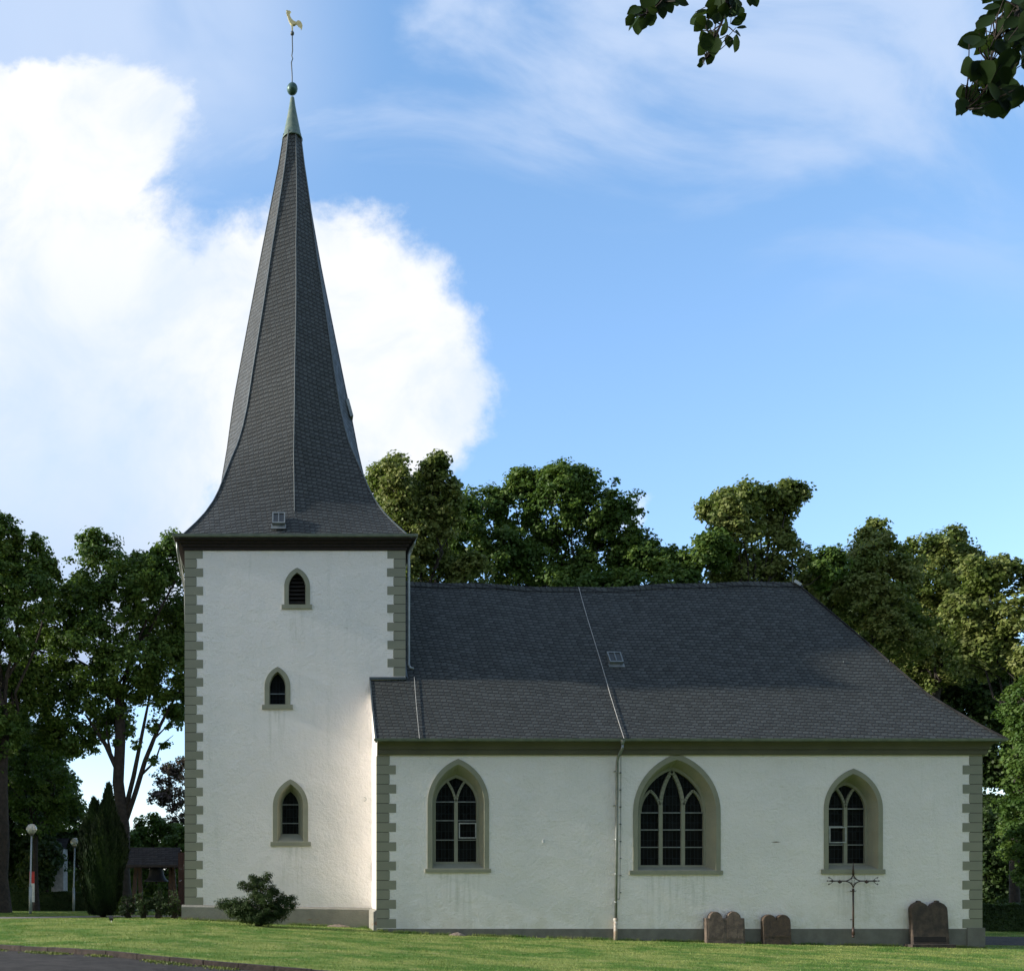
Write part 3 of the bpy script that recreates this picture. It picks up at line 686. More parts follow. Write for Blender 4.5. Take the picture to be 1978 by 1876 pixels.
# nave roof
PR = [(-.38, 6.07), (.2, 6.62), (.8, 7.22), (1.4, 7.85), (2.2, 8.80), (5.5, 12.83)]
HX = [(6.07, 22.82), (6.62, 22.33), (7.22, 21.88), (7.85, 21.42), (12.83, 19.2)]
def r_y(t_):  # t along profile 0..1 -> y,z
    L = [0]
    for a_, b_ in zip(PR[:-1], PR[1:]): L.append(L[-1] + math.hypot(b_[0] - a_[0], b_[1] - a_[1]))
    s_ = t_ * L[-1]
    return float(np.interp(s_, L, [p[0] for p in PR])), float(np.interp(s_, L, [p[1] for p in PR])), s_
def sag(x, t_):
    return -.21 * t_ * math.exp(-((x - 10.9) / 3.6) ** 2) + .02 * t_ * math.sin(x * 1.9) + .012 * math.sin(x * .9 + 5 * t_) * math.sin(t_ * 3.1)
rf = MB(); NT, NU = 36, 60
def roof_patch(x0f, x1f, t0, t1, nt, nu, mirror=False):
    vs = []; uv = []
    for i_ in range(nt + 1):
        t_ = t0 + (t1 - t0) * i_ / nt; y, z, s_ = r_y(t_); xa, xb = x0f(z), x1f(z)
        for j in range(nu + 1):
            x = xa + (xb - xa) * j / nu; vs.append((x, (2 * AY - y) if mirror else y, z + sag(x, t_))); uv.append((x, s_))
    fs = []; us = []
    for i_ in range(nt):
        for j in range(nu):
            a_ = i_ * (nu + 1) + j; f = (a_, a_ + 1, a_ + nu + 2, a_ + nu + 1)
            if mirror: f = f[::-1]
            fs.append(f); us.append([uv[q] for q in f])
    rf.add(vs, fs, us)
hx = lambda z: float(np.interp(z, [a for a, _ in HX], [b for _, b in HX]))
tsp = .0
for i_ in range(400):
    if r_y(i_ / 400)[0] <= TY + .02: tsp = i_ / 400
WX = P(722, 0, -.38).x
roof_patch(lambda z: TX1 - .02, hx, 0, 1, NT, NU); roof_patch(lambda z: TX1 - .02, hx, 0, 1, NT, NU, True)
roof_patch(lambda z: NX0 - .07, lambda z: TX1 - .02, 0, tsp, 12, 4)
vs = []; uv = []
for i_ in range(NT + 1):
    t_ = i_ / NT; y, z, s_ = r_y(t_); x = hx(z)
    for j in range(21): vs.append((x, y + (2 * (AY - y)) * j / 20, z + sag(x, t_))); uv.append((vs[-1][1], s_))
fs = [(i_ * 21 + j, i_ * 21 + j + 1, (i_ + 1) * 21 + j + 1, (i_ + 1) * 21 + j) for i_ in range(NT) for j in range(20)]
rf.add(vs, fs, [[uv[q] for q in f] for f in fs])
roof = rf.build('roof', 'nave_slate', church); lab(roof, 'grey slate nave roof with a sagging ridge and hipped east end')
# under-roof board, ridge slates, verge
rc = MB(); pts_ = []
nseg = 110
for i_ in range(nseg):
    x = TX1 + (19.25 - TX1) * i_ / nseg; x2 = TX1 + (19.25 - TX1) * (i_ + 1.25) / nseg
    za, zb_ = 12.83 + sag(x, 1), 12.83 + sag(x2, 1)
    rc.add([(x + .1, AY - .16, za - .20 + .03), (x2 + .1, AY - .17, zb_ - .20 + .05), (x2, AY, zb_ + .075), (x, AY, za + .035), (x + .1, AY + .16, za - .17), (x2 + .1, AY + .17, zb_ - .15)], [(0, 1, 2, 3), (3, 2, 5, 4)], [[(x, .03), (x2, .03), (x2, .14), (x, .14)]] * 2)
rc.build('ridge_slates', 'nave_slate', roof)
hp = MB(); pts_ = [Vector((hx(r_y(t_)[1]) + .01, r_y(t_)[0] - .01, r_y(t_)[1] + sag(hx(r_y(t_)[1]), t_) + .015)) for t_ in np.linspace(0.0, 1, 40)]
hp.tube(pts_, .03, 6); hp.build('hip_slates', 'hut_slate', roof)
vg = MB(); L = [r_y(t_) for t_ in np.linspace(0, tsp, 14)]
vg.loft([[(NX0 - .085, y, z - .10), (NX0 - .085, y, z + .03), (NX0 - .04, y, z + .03), (NX0 - .04, y, z - .10)] for y, z, _ in L]); vg.add([(NX0 - .085, L[0][0], L[0][1] - .1), (NX0 - .085, L[0][0], L[0][1] + .03), (NX0 - .04, L[0][0], L[0][1] + .03), (NX0 - .04, L[0][0], L[0][1] - .1)], [(0, 1, 2, 3)])
yt, zt_, _ = r_y(tsp); vg.box(NX0 - .09, TX1 + .02, TY - .06, TY + .01, zt_ - .02, zt_ + .06)
vg.build('verge_board', 'lead', roof)
# tower/roof junction flashing on the tower's right side
fl = MB(); L = [r_y(t_) for t_ in np.linspace(tsp, 1, 24)]
fl.loft([[(TX1 + .005, y, z - .05), (TX1 + .09, y, z + .02), (TX1 + .06, y, z + .07), (TX1 + .005, y, z + .12)] for y, z, _ in L]); fl.build('flashing', 'lead', roof)
# nave cornice and gutter
cn = MB(); cprof = [(0, NZ - .02), (.085, NZ - .02), (.10, NZ + .01), (.115, NZ + .10), (.10, NZ + .12), (.10, NZ + .135), (.14, NZ + .15), (.155, NZ + .22), (.20, NZ + .29), (.27, NZ + .34), (.35, NZ + .36), (.36, 6.07)]
loops = []
for o_, z in cprof: loops.append([(NX0, -o_, z), (NX1 + o_, -o_, z), (NX1 + o_, NYB, z)])
cn.loft(loops, False)
cn.add([(NX0, -o_, z) for o_, z in cprof] + [(NX0, 0, 6.07)], [tuple(range(len(cprof), -1, -1))])
cn.build('cornice', 'cornice_paint', church)
gz = 6.08
gutter('gutter', [((NX0 - .13, -.37, gz), (0, -1, 0)), ((NX1 + .40, -.37, gz), (1, -1, 0)), ((NX1 + .40, NYB, gz), (1, 0, 0))], False, .048, 'gutter_zinc', 'thin grey gutter along the nave eaves')
# downpipes
dp = MB(); xd = P(1191.5, 0, -.1).x; zg = g(xd, 0)
zc1 = P(0, 1777, -.1).z
dp.lathe((xd + .07, -.42, 0), [(.02, 5.86), (.035, 5.88), (.075, 6.02), (.08, 6.05)], 12)
dp.tube([(xd + .07, -.42, 5.9), (xd + .065, -.40, 5.78), (xd + .01, -.20, 5.55), (xd, -.13, 5.4), (xd - .01, -.12, 3.5), (xd - .045, -.12, zc1)], .047, 12)
for z in (5.1, 4.0, 2.9, 1.8, .9): dp.lathe((xd - .005 - (5.1 - z) * .008, -.12, z), [(.052, -.02), (.056, 0), (.052, .02)], 12); dp.box(xd - .07 - (5.1 - z) * .008, xd - .05 - (5.1 - z) * .008, -.1, .01, z - .012, z + .012)
dpo = dp.build('downpipe', 'zinc', church, True); lab(dpo, 'long grey downpipe with a pale iron foot on the nave wall')
ft_ = MB(); ft_.tube([(xd - .045, -.12, zc1 + .06), (xd - .05, -.12, zg - .1)], .06, 12); ft_.lathe((xd - .046, -.12, zc1), [(.062, -.03), (.072, -.02), (.072, .05), (.058, .07)], 12); ft_.lathe((xd - .048, -.12, zc1 - .13), [(.062, -.03), (.069, 0), (.062, .03)], 12)
ft_.build('pipe_foot', 'cast_iron', dpo, True)
cw = MB(); xw = P(1199, 0, -.06).x
cw.tube([(xw - .05, -.34, 6.1), (xw, -.17, 5.75), (xw + .005, -.06, 5.6), (xw, -.05, 3), (xw - .03, -.05, 1.0)], .009, 5)
for z in np.arange(1.2, 5.6, .55): cw.box(xw - .02, xw + .02, -.07, .01, z - .01, z + .02)
cw.tube([(xw - .1, -.05, 1.0), (xw - .03, -.05, 1.0)], .012, 5)
cw.build('conductor_wire', 'lead', church)
def on_roof(px_, tlist, up=.03, dxs=0):
    out = []
    for t_ in tlist:
        y, z, _ = r_y(t_); x = px_ + dxs * math.sin(t_ * 7); out.append(Vector((x, y - .02, z + sag(x, t_) + up)))
    return out
c2 = MB(); xr, xe = P(1120, 0, AY).x, P(1205, 0, -.38).x
pts_ = [Vector((xe + (xr - xe) * t_ + .05 * math.sin(t_ * 5), r_y(t_)[0] - .03, r_y(t_)[1] + sag(xe, t_) + .03)) for t_ in np.linspace(0, 1, 30)]
c2.tube([pts_[0] + Vector((.02, -.02, -.05))] + pts_, .011, 5); c2.build('lightning_conductor', 'conductor_wire', roof); c2 = MB()
xr, xe = P(799, 0, 2.1).x, P(810, 0, -.38).x
pts_ = [Vector((xe + (xr - xe) * t_ / .38, r_y(t_)[0] - .03, r_y(t_)[1] + .03)) for t_ in np.linspace(0, .38, 14)]
c2.tube(pts_, .011, 5); c2.build('lightning_conductor', 'conductor_wire', roof)
# hooks
for t_ in (.94, .47):
    for x in np.arange(5.3, 19 if t_ > .6 else 21, 1.55):
        y, z, _ = r_y(t_); z += sag(x, t_); hk = MB(); hk.box(x - .008, x + .008, y - .04, y + .01, z, z + .06); hk.build('roof_hook', 'lead', roof)
# tower downpipes
td = MB(); xt = TX1 + .13; yq = TY + .12
td.tube([(TX1 + .30, TY - .05, GZ - .08), (TX1 + .29, TY + .0, GZ - .22), (xt + .04, yq, TZ + .02), (xt, yq, TZ - .15), (xt, yq + .02, 9.6), (xt, yq + .02, 8.98), (xt + .06, yq - .02, 8.86), (xt + .16, yq - .05, 8.83)], .05, 10)
lab(td.build('downpipe', 'zinc', church, True), 'grey downpipe at the right tower edge ending on the roof')
td = MB(); td.tube([(TX0 - .26, TY - .02, GZ - .08), (TX0 - .25, TY + .1, GZ - .4), (TX0 - .17, TY + .5, TZ - .6), (TX0 - .09, TY + 1.0, TZ - 1.1), (TX0 - .08, TY + 1.2, TZ - 3), (TX0 - .08, TY + 1.2, .2)], .05, 10)
lab(td.build('downpipe', 'zinc', church, True), 'grey downpipe slanting behind the left tower edge')
# roof hatches
def hatch(cx, t0y, t0z, sl, wd, hh, parent, lbl, rot=0):
    """small skylight lying on a slope: lower edge centre (cx,t0y,t0z), slope direction sl=(dy,dz)"""
    s_ = Vector((0, sl[0], sl[1])).normalized(); n_ = Vector((0, -s_.z, s_.y)); x_ = Vector((1, 0, 0)); o_ = Vector((cx, t0y, t0z))
    def slab(mb, u0, u1, v0, v1, h0, h1):
        vs = [o_ + x_ * u + s_ * v + n_ * h for h in (h0, h1) for v in (v0, v1) for u in (u0, u1)]
        mb.add(vs, [(4, 5, 7, 6), (0, 1, 5, 4), (2, 6, 7, 3), (0, 4, 6, 2), (1, 3, 7, 5)])
    f = MB(); slab(f, -wd * .57, wd * .57, -.16, .04, -.02, .03)
    slab(f, -wd / 2, wd / 2, 0, .05, .0, .13); slab(f, -wd / 2, wd / 2, hh - .05, hh, 0, .13); slab(f, -wd / 2, -wd / 2 + .04, .05, hh - .05, 0, .13); slab(f, wd / 2 - .04, wd / 2, .05, hh - .05, 0, .13)
    slab(f, -.014, .014, .05, hh - .05, .1, .135)
    fo = f.build('roof_hatch', 'zinc', parent); lab(fo, lbl)
    p = MB(); slab(p, -wd / 2 + .03, wd / 2 - .03, .04, hh - .04, .0, .10); p.build('pane', 'hatch_glass', fo)
m, k, b = mat('hatch_glass'); b.inputs['Base Color'].default_value = (.05, .055, .055, 1); b.inputs['Roughness'].default_value = .25
t_ = .50
for q in range(200):
    y, z, _ = r_y(q / 200)
    if VY - (z - CZ) * FPX / (y - CY) < 1279: t_ = q / 200; break
y, z, _ = r_y(t_); hxx = P(1190, 0, y).x
hatch(hxx, y, z + sag(hxx, t_), (1, 1.236), .48, .56, roof, 'small skylight on the nave roof')
zq = 13.65; yq = AY - pint(prof_m, zq) * .98 - .09
hatch(P(538.5, 0, 2.1).x, yq - .02, zq + .02, (pint(prof_m, zq) - pint(prof_m, zq + .5), .5), .44, .50, spire, 'small skylight low on the front of the spire')
eh = MB(); p = P(676, 788, AY - .3)
eh.obox(p + Vector((-.10, .25, .33)), p + Vector((.07, .25, -.30)), .12, .5, Vector((0, 1, 0)))
lab(eh.build('roof_hatch', 'zinc', spire), 'skylight projecting from the right side of the spire')
# lightning rod at ridge end
lr = MB(); p = P(1531, 1125, AY); lr.tube([p + Vector((0, 0, -.1)), p + Vector((0, 0, .58))], .014, 6); lr.build('lightning_rod', 'lead', roof)
lc = MB(); lc.obox(p + Vector((0, -.1, .02)), p + Vector((.22, -.16, -.16)), .16, .1); lc.build('ridge_cap', 'pale_zinc', roof)
# wall fittings: ring, small fixture, scar
wf_ = MB(); p = P(704, 1543.5, TY); nn = 14
wf_.tube([p + Vector((.06 * math.cos(a), -.02, .06 * math.sin(a))) for a in np.linspace(-2, 2, nn)], .008, 5); wf_.build('wall_ring', 'zinc', church)
wf_ = MB(); p = P(1343.5 / 1.2795, 2079 / 1.2795, 0); wf_.box(p.x - .03, p.x + .03, -.04, .01, p.z - .05, p.z + .05); wf_.build('wall_box', 'house_white', church)
wf_ = MB(); p = P(1918 / 1.2795, 2081 / 1.2795, 0); wf_.add([(p.x - .17, -.004, p.z), (p.x, -.005, p.z - .018), (p.x + .17, -.004, p.z + .01), (p.x, -.005, p.z + .022)], [(0, 1, 2, 3)]); wf_.build('plaster_crack', 'rubble', church)

# ------------------------------------------------------------------ gravestones and the iron cross
def stone(px0, px1, top, sh, bottom, kind, mm, lbl):
    yb = -.16; y0 = -.30
    sx = (yb - CY) / FPX; x0, x1 = (px0 - VX) * sx, (px1 - VX) * sx; zt_, zsd = CZ + (VY - top) * sx, CZ + (VY - sh) * sx
    zb_ = g((x0 + x1) / 2, -.2) - .1; wd = x1 - x0; cx = (x0 + x1) / 2; pts_ = [(x0, zb_), (x1, zb_), (x1, zsd)]
    def lobe(c, r_, zbse, zt2, n_=9, a0=0., a1=math.pi): return [(c + r_ * math.cos(a), zbse + (zt2 - zbse) * math.sin(a)) for a in np.linspace(a0, a1, n_)]
    if kind == 'wide':
        r_ = wd * .17; c1_, c2_ = x1 - wd * .26, x0 + wd * .26
        pts_ += [(x1 - wd * .055, zsd)] + lobe(c1_, r_, zsd, zt_) + lobe(c2_, r_, zsd, zt_) + [(x0 + wd * .055, zsd), (x0, zsd)]
    elif kind == 'heart':
        pts_ = [(x0, zb_), (x1, zb_)] + lobe(x1 - wd * .25, wd * .25, zsd, zt_, 11, 0, math.pi * .93) + lobe(x0 + wd * .25, wd * .25, zsd, zt_, 11, math.pi * .07, math.pi)
    else:
        def ogee(c, sgn):
            L = [(.5 * .5, 0), (.24, .35), (.17, .66), (.08, .82), (.035, .86), (.03, .97), (0, 1.0)]
            return [(c + sgn * a * wd, zsd + (zt_ - zsd) * b_) for a, b_ in L]
        pts_ = [(x0, zb_), (x1, zb_)] + ogee(x1 - wd * .25, 1) + ogee(x1 - wd * .25, -1)[::-1][1:-1] + [(cx, zsd + .06)] + ogee(x0 + wd * .25, 1)[1:] + ogee(x0 + wd * .25, -1)[::-1][1:]
    t_ = thing('gravestone', lbl, 'gravestone', (cx, -.22, zb_ + .1), 'old gravestones leaning on the nave wall')
    mb = MB(); pts_ = [(x + rnd.uniform(-.004, .004), z + rnd.uniform(-.004, .004)) for x, z in pts_]
    # leaning slab: shear in y with height
    nP = len(pts_); lean = lambda z: (z - zb_) * .09
    c_in = [((x - cx) * .96 + cx, (z - (zb_ + zt_) / 2) * .975 + (zb_ + zt_) / 2) for x, z in pts_]
    A1 = [(x, y0 - .008 + lean(z), z) for x, z in c_in]; A2 = [(x, y0 + .012 + lean(z), z) for x, z in pts_]; A3 = [(x, yb + lean(z), z) for x, z in pts_]
    mb.loft([A3, A2, A1]); mb.add(A1, [tuple(range(nP))]); mb.add(A3, [tuple(range(nP - 1, -1, -1))])
    mb.build('slab', mm, t_)
    def panel(xa, xb, za, zb2, m2, pr_=.006):
        q = MB(); q.add([(xa, y0 - .008 - pr_ + lean(za), za), (xb, y0 - .008 - pr_ + lean(za), za), (xb, y0 - .008 - pr_ + lean(zb2), zb2), (xa, y0 - .008 - pr_ + lean(zb2), zb2), (xa, y0 + lean(za), za), (xb, y0 + lean(za), za), (xb, y0 + lean(zb2), zb2), (xa, y0 + lean(zb2), zb2)], [(0, 1, 2, 3), (3, 2, 6, 7), (0, 4, 5, 1), (1, 5, 6, 2), (0, 3, 7, 4)]); return q.build('panel', m2, t_)
    if kind == 'wide':
        for s_ in (-1, 1): panel(cx + s_ * wd * .24 - wd * .2, cx + s_ * wd * .24 + wd * .2, zb_ + .25, zsd - .03, mm, .01)
    if kind == 'heart': panel(x0 + .07, x1 - .07, zb_ + .35, zb_ + .42, mm, .012)
    if kind == 'ogee':
        panel(x0 + .03, x1 - .12, zb_ + .27, zb_ + .44, 'dark_band', .004)
        fb = MB(); fb.box(x0 - .10, x1 + .1, -.42, -.02, zb_ - .1, zb_ + .2); fb.build('foot_block', mm, t_)
stone(1361, 1436.6, 1760, 1773, 1822, 'wide', 'sandstone_grey', 'greyish double gravestone with two round lobes on a shouldered slab, left of the other two')
stone(1471.3, 1525.5, 1766, 1780, 1823, 'heart', 'sandstone_brown', 'smallest brown gravestone, shaped like two touching round arches')
stone(1758.7, 1829.8, 1739, 1760, 1829, 'ogee', 'sandstone_dark', 'tall dark gravestone with two knobbed tips near the nave end')

ic = thing('iron_cross', 'black wrought iron grave cross fixed to the nave wall below the right window', 'cross', tuple(P(1648, 1809, -.16)))
def I2(x, y): return P((2030 + x / 8.529) / 1.2795, (2120 + y / 8.529) / 1.2795, -.16)
sh_ = MB(); sh_.tube([I2(672, 640), I2(672, 1470)], .028, 8); sh_.tube([I2(672, 1460), I2(672, 1620)], [.035, .05], 8); sh_.ball(I2(670, 1650), .045, 10)
sh_.tube([I2(672, 640), I2(672, 700), I2(672, 720)], [.028, .045, .028], 8); sh_.build('shaft', 'black_iron', ic, True)
sp_ = MB(); sp_.tube([I2(672, 95), I2(672, 350)], [.008, .04], 8); sp_.build('spike', 'black_iron', ic, True)
hd = MB()
def qarc(a, b_, c_, n_=9): return [(1 - t) ** 2 * a + 2 * t * (1 - t) * b_ + t * t * c_ for t in [i_ / n_ for i_ in range(n_ + 1)]]
cc = I2(672, 485)
for a_, b_ in (((672, 340), (520, 482)), ((672, 340), (824, 482)), ((672, 630), (520, 490)), ((672, 630), (824, 490))):
    hd.tube(qarc(I2(*a_), (I2(*a_) + I2(*b_)) / 2 * .35 + cc * .65, I2(*b_)), .018, 6)
for s_ in (-1, 1):
    for v in (-1, 1): hd.tube([I2(672 + s_ * (18 + 22 * math.sin(q)), 485 + v * (12 + q * 14)) for q in np.linspace(0, 4.5, 9)], .007, 5)
    hd.tube([I2(672 + s_ * 60, 690 + 12 * q) for q in (-1, 0)] + [I2(672 + s_ * 45, 712), I2(672 + s_ * 20, 680)], .007, 5)
hd.build('openwork_centre', 'black_iron', ic, True)
for s_ in (-1, 1):
    am = MB(); am.tube([I2(672 + s_ * 145, 485), I2(672 + s_ * 400, 485), I2(672 + s_ * 450, 484), I2(672 + s_ * 500, 484), I2(672 + s_ * 575, 482)], [.02, .02, .03, .014, .004], 8)
    am.ball(I2(672 + s_ * 540, 483), .022, 8); am.tube([I2(672 + s_ * 250, 505), I2(672 + s_ * 315, 505)], .03, 8); am.ball(I2(672 + s_ * 283, 515), .035, 8); am.ball(I2(672 + s_ * 283, 470), .016, 8)
    for v in (-1, 1): am.tube([I2(672 + s_ * (480 - 45 * math.cos(q)) , 484 + v * (12 + 34 * (1 + math.sin(q - 1.2)))) for q in np.linspace(-.6, 4.2, 12)], .009, 5)
    am.build('arm', 'black_iron', ic, True)
for y_ in (700, 1300): p = I2(672, y_); bk = MB(); bk.tube([p, (p.x, .01, p.z)], .012, 6); bk.build('bracket', 'black_iron', ic)

# loose stones, floodlight
def rock(px_, py_, Y_, sx, sy, sz, mm, name, lbl, cat):
    p = P(px_, py_, Y_); p.z = g(p.x, Y_); mb = MB(); prof_ = []
    nn = 10; loops = []
    for i_ in range(5):
        f = [1, 1.02, .9, .6, .15][i_]; loops.append([(p.x + sx * f * math.cos(2 * math.pi * j / nn) * rnd.uniform(.85, 1.1), p.y + sy * f * math.sin(2 * math.pi * j / nn), p.z - .03 + sz * i_ / 4 * rnd.uniform(.85, 1.1)) for j in range(nn)])
    mb.loft(loops); mb.add(loops[-1], [tuple(range(nn))]); tag(mb.build(name, mm), lbl, cat)
rock(883, 1805, -.15, .27, .12, .13, 'rubble', 'stone', 'flat pale stone lying at the foot of the nave wall', 'stone')
rock(652, 1782, TY - .25, .45, .1, .12, 'rubble', 'rubble', 'low heap of brown plaster rubble at the tower foot', 'rubble')
fl_ = thing('floodlight', 'tiny black garden spotlight standing in the lawn before the conifer', 'spotlight', (0, 0, 0)); p = P(215, 1778, -1); p.z = g(p.x, -1); fl_.location = p
mb = MB(); mb.tube([p, p + Vector((0, 0, .09))], .012, 6); mb.build('stake', 'sign_white', fl_)
mb = MB(); mb.obox(p + Vector((0, .05, .09)), p + Vector((0, -.06, .17)), .11, .11); mb.build('housing', 'pot_dark', fl_)

# ------------------------------------------------------------------ street lamps
def lamp_mesh(t_, H):
    x, y, z = t_.location
    pl_ = MB(); pl_.tube([(x - .03, y, z - .1), (x - .03, y, z + 1.15)], .062, 12); pl_.tube([(x - .03, y, z + 1.15), (x - .03, y, z + 1.2), (x + .02, y, z + H - .42)], [.062, .04, .034], 12); pl_.build('pole', 'pole_grey', t_, True)
    gb = MB(); gb.ball((x + .025, y, z + H - .22), .22, 24); gb.build('globe', 'lamp_globe', t_, True)
    cl = MB(); cl.lathe((x + .02, y, z + H - .45), [(.05, -.05), (.11, 0), (.11, .06), (.09, .1), (.05, .22)], 14); cl.build('lamp_holder', 'lamp_inside', t_, True)
for px_, pyb, pyt, Y_, lbl in ((60, 1763, 1591, 9.5, 'nearer and taller looking globe lamp on a grey post, left of the other'), (143.5, 1759, 1618, 18, 'farther globe lamp on a grey post, beside the columnar conifer')):
    p = P(px_, pyb, Y_); top = P(px_, pyt, Y_).z; p.z = g(p.x, Y_)
    t_ = thing('street_lamp', lbl, 'street lamp', tuple(p), 'globe lamps along the path'); lamp_mesh(t_, top - p.z)
# banner behind lamp
t_ = thing('banner', 'narrow white banner with red top standing behind the nearer lamp', 'banner', tuple(P(61, 1742, 14)))
for a_, b_, mm in ((1683, 1706, 'sign_red'), (1706, 1742, 'sign_white')):
    mb = MB(); p0, p1 = P(56.5, b_, 14), P(66.5, a_, 14); mb.box(p0.x, p1.x, 14, 14.03, p0.z, p1.z); mb.build('cloth', mm, t_)
mb = MB(); p0 = P(61, 1758, 14.02); mb.tube([(p0.x, 14.05, g(p0.x, 14)), (p0.x, 14.05, P(0, 1683, 14).z)], .02, 6); mb.build('pole', 'pole_grey', t_)

# ------------------------------------------------------------------ bell frame
BY = 9.0; bz = g(-5.7, BY)
bf = thing('bell_shelter', 'low timber bell frame with a small slate roof left of the tower', 'bell frame', (-5.8, BY, bz))
xl, xr = P(238, 0, BY).x, P(347, 0, BY).x; zr, ze = P(0, 1637, BY + .6).z, P(0, 1671, BY - .3).z
mb = MB()
for s_ in (-1, 1): 
    ya = BY + .3 + s_ * .95; f = [(xl, ya, ze), (xr, ya, ze), (xr, BY + .3, zr), (xl, BY + .3, zr)]
    mb.add(f, [(0, 1, 2, 3)], [[(0, 0), (xr - xl, 0), (xr - xl, 1.2), (0, 1.2)]]); mb.add([Vector(q) - Vector((0, 0, .06)) for q in f], [(3, 2, 1, 0)])
mb.build('roof', 'hut_slate', bf)
mb = MB(); mb.box(xl, xr, BY - .68, BY - .64, ze - .08, ze + .01); mb.box(xl, xr, BY + .24, BY + .36, ze - .12, ze + .02); mb.build('beam', 'dark_wood', bf)
for px0, px1 in ((263, 256), (270, 273), (330, 328), (334, 341)):
    mb = MB(); a_, b_ = P(px0, 1675, BY), P(px1, 1755, BY); b_.z = bz - .05
    mb.obox(a_, b_, .15, .15, Vector((0, 1, 0))); mb.build('post', 'brown_wood', bf)
bell = thing('bell', 'dark bronze bell hanging in the timber bell frame', 'bell', tuple(P(302, 1676, BY + .3)))
c = P(302, 0, BY + .3); zt_ = P(0, 1675, BY).z; zb_ = P(0, 1703, BY).z; hh = zt_ - zb_
mb = MB(); mb.lathe((c.x, BY + .3, zb_), [(.02, hh), (.2, hh), (.26, hh * .93), (.29, hh * .75), (.33, hh * .45), (.40, hh * .2), (.50, .05), (.53, 0), (.49, 0), (.40, .1), (.3, hh * .5)], 28); mb.build('bell_body', 'bronze', bell, True)
mb = MB(); mb.tube([(c.x, BY + .3, zb_ + .3), (c.x, BY + .3, zb_ - .05)], .025, 8); mb.ball((c.x, BY + .3, zb_ - .06), .06, 10); mb.build('clapper', 'bronze', bell)
# timber door panel beside tower
sd_ = thing('timber_screen', 'dark red boarded timber screen with a small handle between bell frame and tower', 'screen', (P(350, 0, 6).x, 6, bz))
mb = MB(); xa, xb = P(344, 0, 6).x, P(366, 0, 6).x; zt_ = P(0, 1646, 6).z
n_ = 6
for i_ in range(n_): a_ = xa + (xb - xa) * i_ / n_; mb.box(a_ + .004, a_ + (xb - xa) / n_ - .004, 6, 6.05, bz - .2, zt_)
mb.build('boards', 'red_boards', sd_)
mb = MB(); p = P(349.5, 1701, 5.95); mb.tube([p + Vector((-.07, 0, -.01)), p, p + Vector((.02, 0, .03))], .012, 6); mb.build('handle', 'pale_zinc', sd_)

# ------------------------------------------------------------------ vegetation
def leaves(C, Nrm, size, aspect, rg, jitter=.9):
    n = len(C); Nn = Nrm + rg.normal(0, jitter, (n, 3)) * .6; Nn /= np.linalg.norm(Nn, axis=1, keepdims=True) + 1e-9
    A = rg.normal(0, 1, (n, 3)); A -= Nn * (A * Nn).sum(1, keepdims=True); A /= np.linalg.norm(A, axis=1, keepdims=True) + 1e-9
    B = np.cross(Nn, A); s = (size * rg.uniform(.65, 1.3, n))[:, None]
    return np.stack([C - A * s * .5, C - B * s * .5 * aspect + A * s * .06, C + A * s * .5, C + B * s * .5 * aspect + A * s * .06], 1)
def crown_points(lobes, rg, dens, csize, per, hollow=.55):
    """lobes: (x,y,z,rx,ry,rz). returns leaf centres and outward normals, gathered in clumps"""
    Cs, Ns, Cl = [], [], []
    for (x, y, z, rx, ry, rz) in lobes:
        nc = max(6, int(dens * (rx * ry + ry * rz + rx * rz) / 3 * 4))
        d = rg.normal(0, 1, (nc, 3)); d /= np.linalg.norm(d, axis=1, keepdims=True)
        rad = 1 - (1 - hollow) * rg.uniform(0, 1, nc) ** 1.6
        rad *= 1 + .13 * np.sin(d[:, 0] * 5 + x) * np.cos(d[:, 2] * 6 + z) + rg.normal(0, .05, nc)
        cc_ = np.array([x, y, z]) + d * rad[:, None] * np.array([rx, ry, rz]); Cl.append(cc_)
        cs = csize * rg.uniform(.6, 1.35, nc)
        k_ = per; q = rg.normal(0, 1, (nc, k_, 3)); q /= np.linalg.norm(q, axis=2, keepdims=True)
        q *= (rg.uniform(0, 1, (nc, k_)) ** .45)[:, :, None]
        pts_ = cc_[:, None, :] + q * cs[:, None, None] * np.array([1, 1, .7])
        nr = q * .7 + d[:, None, :] * .5 + np.array([0, 0, .55])
        Cs.append(pts_.reshape(-1, 3)); Ns.append(nr.reshape(-1, 3))
    return np.concatenate(Cs), np.concatenate(Ns), np.concatenate(Cl)
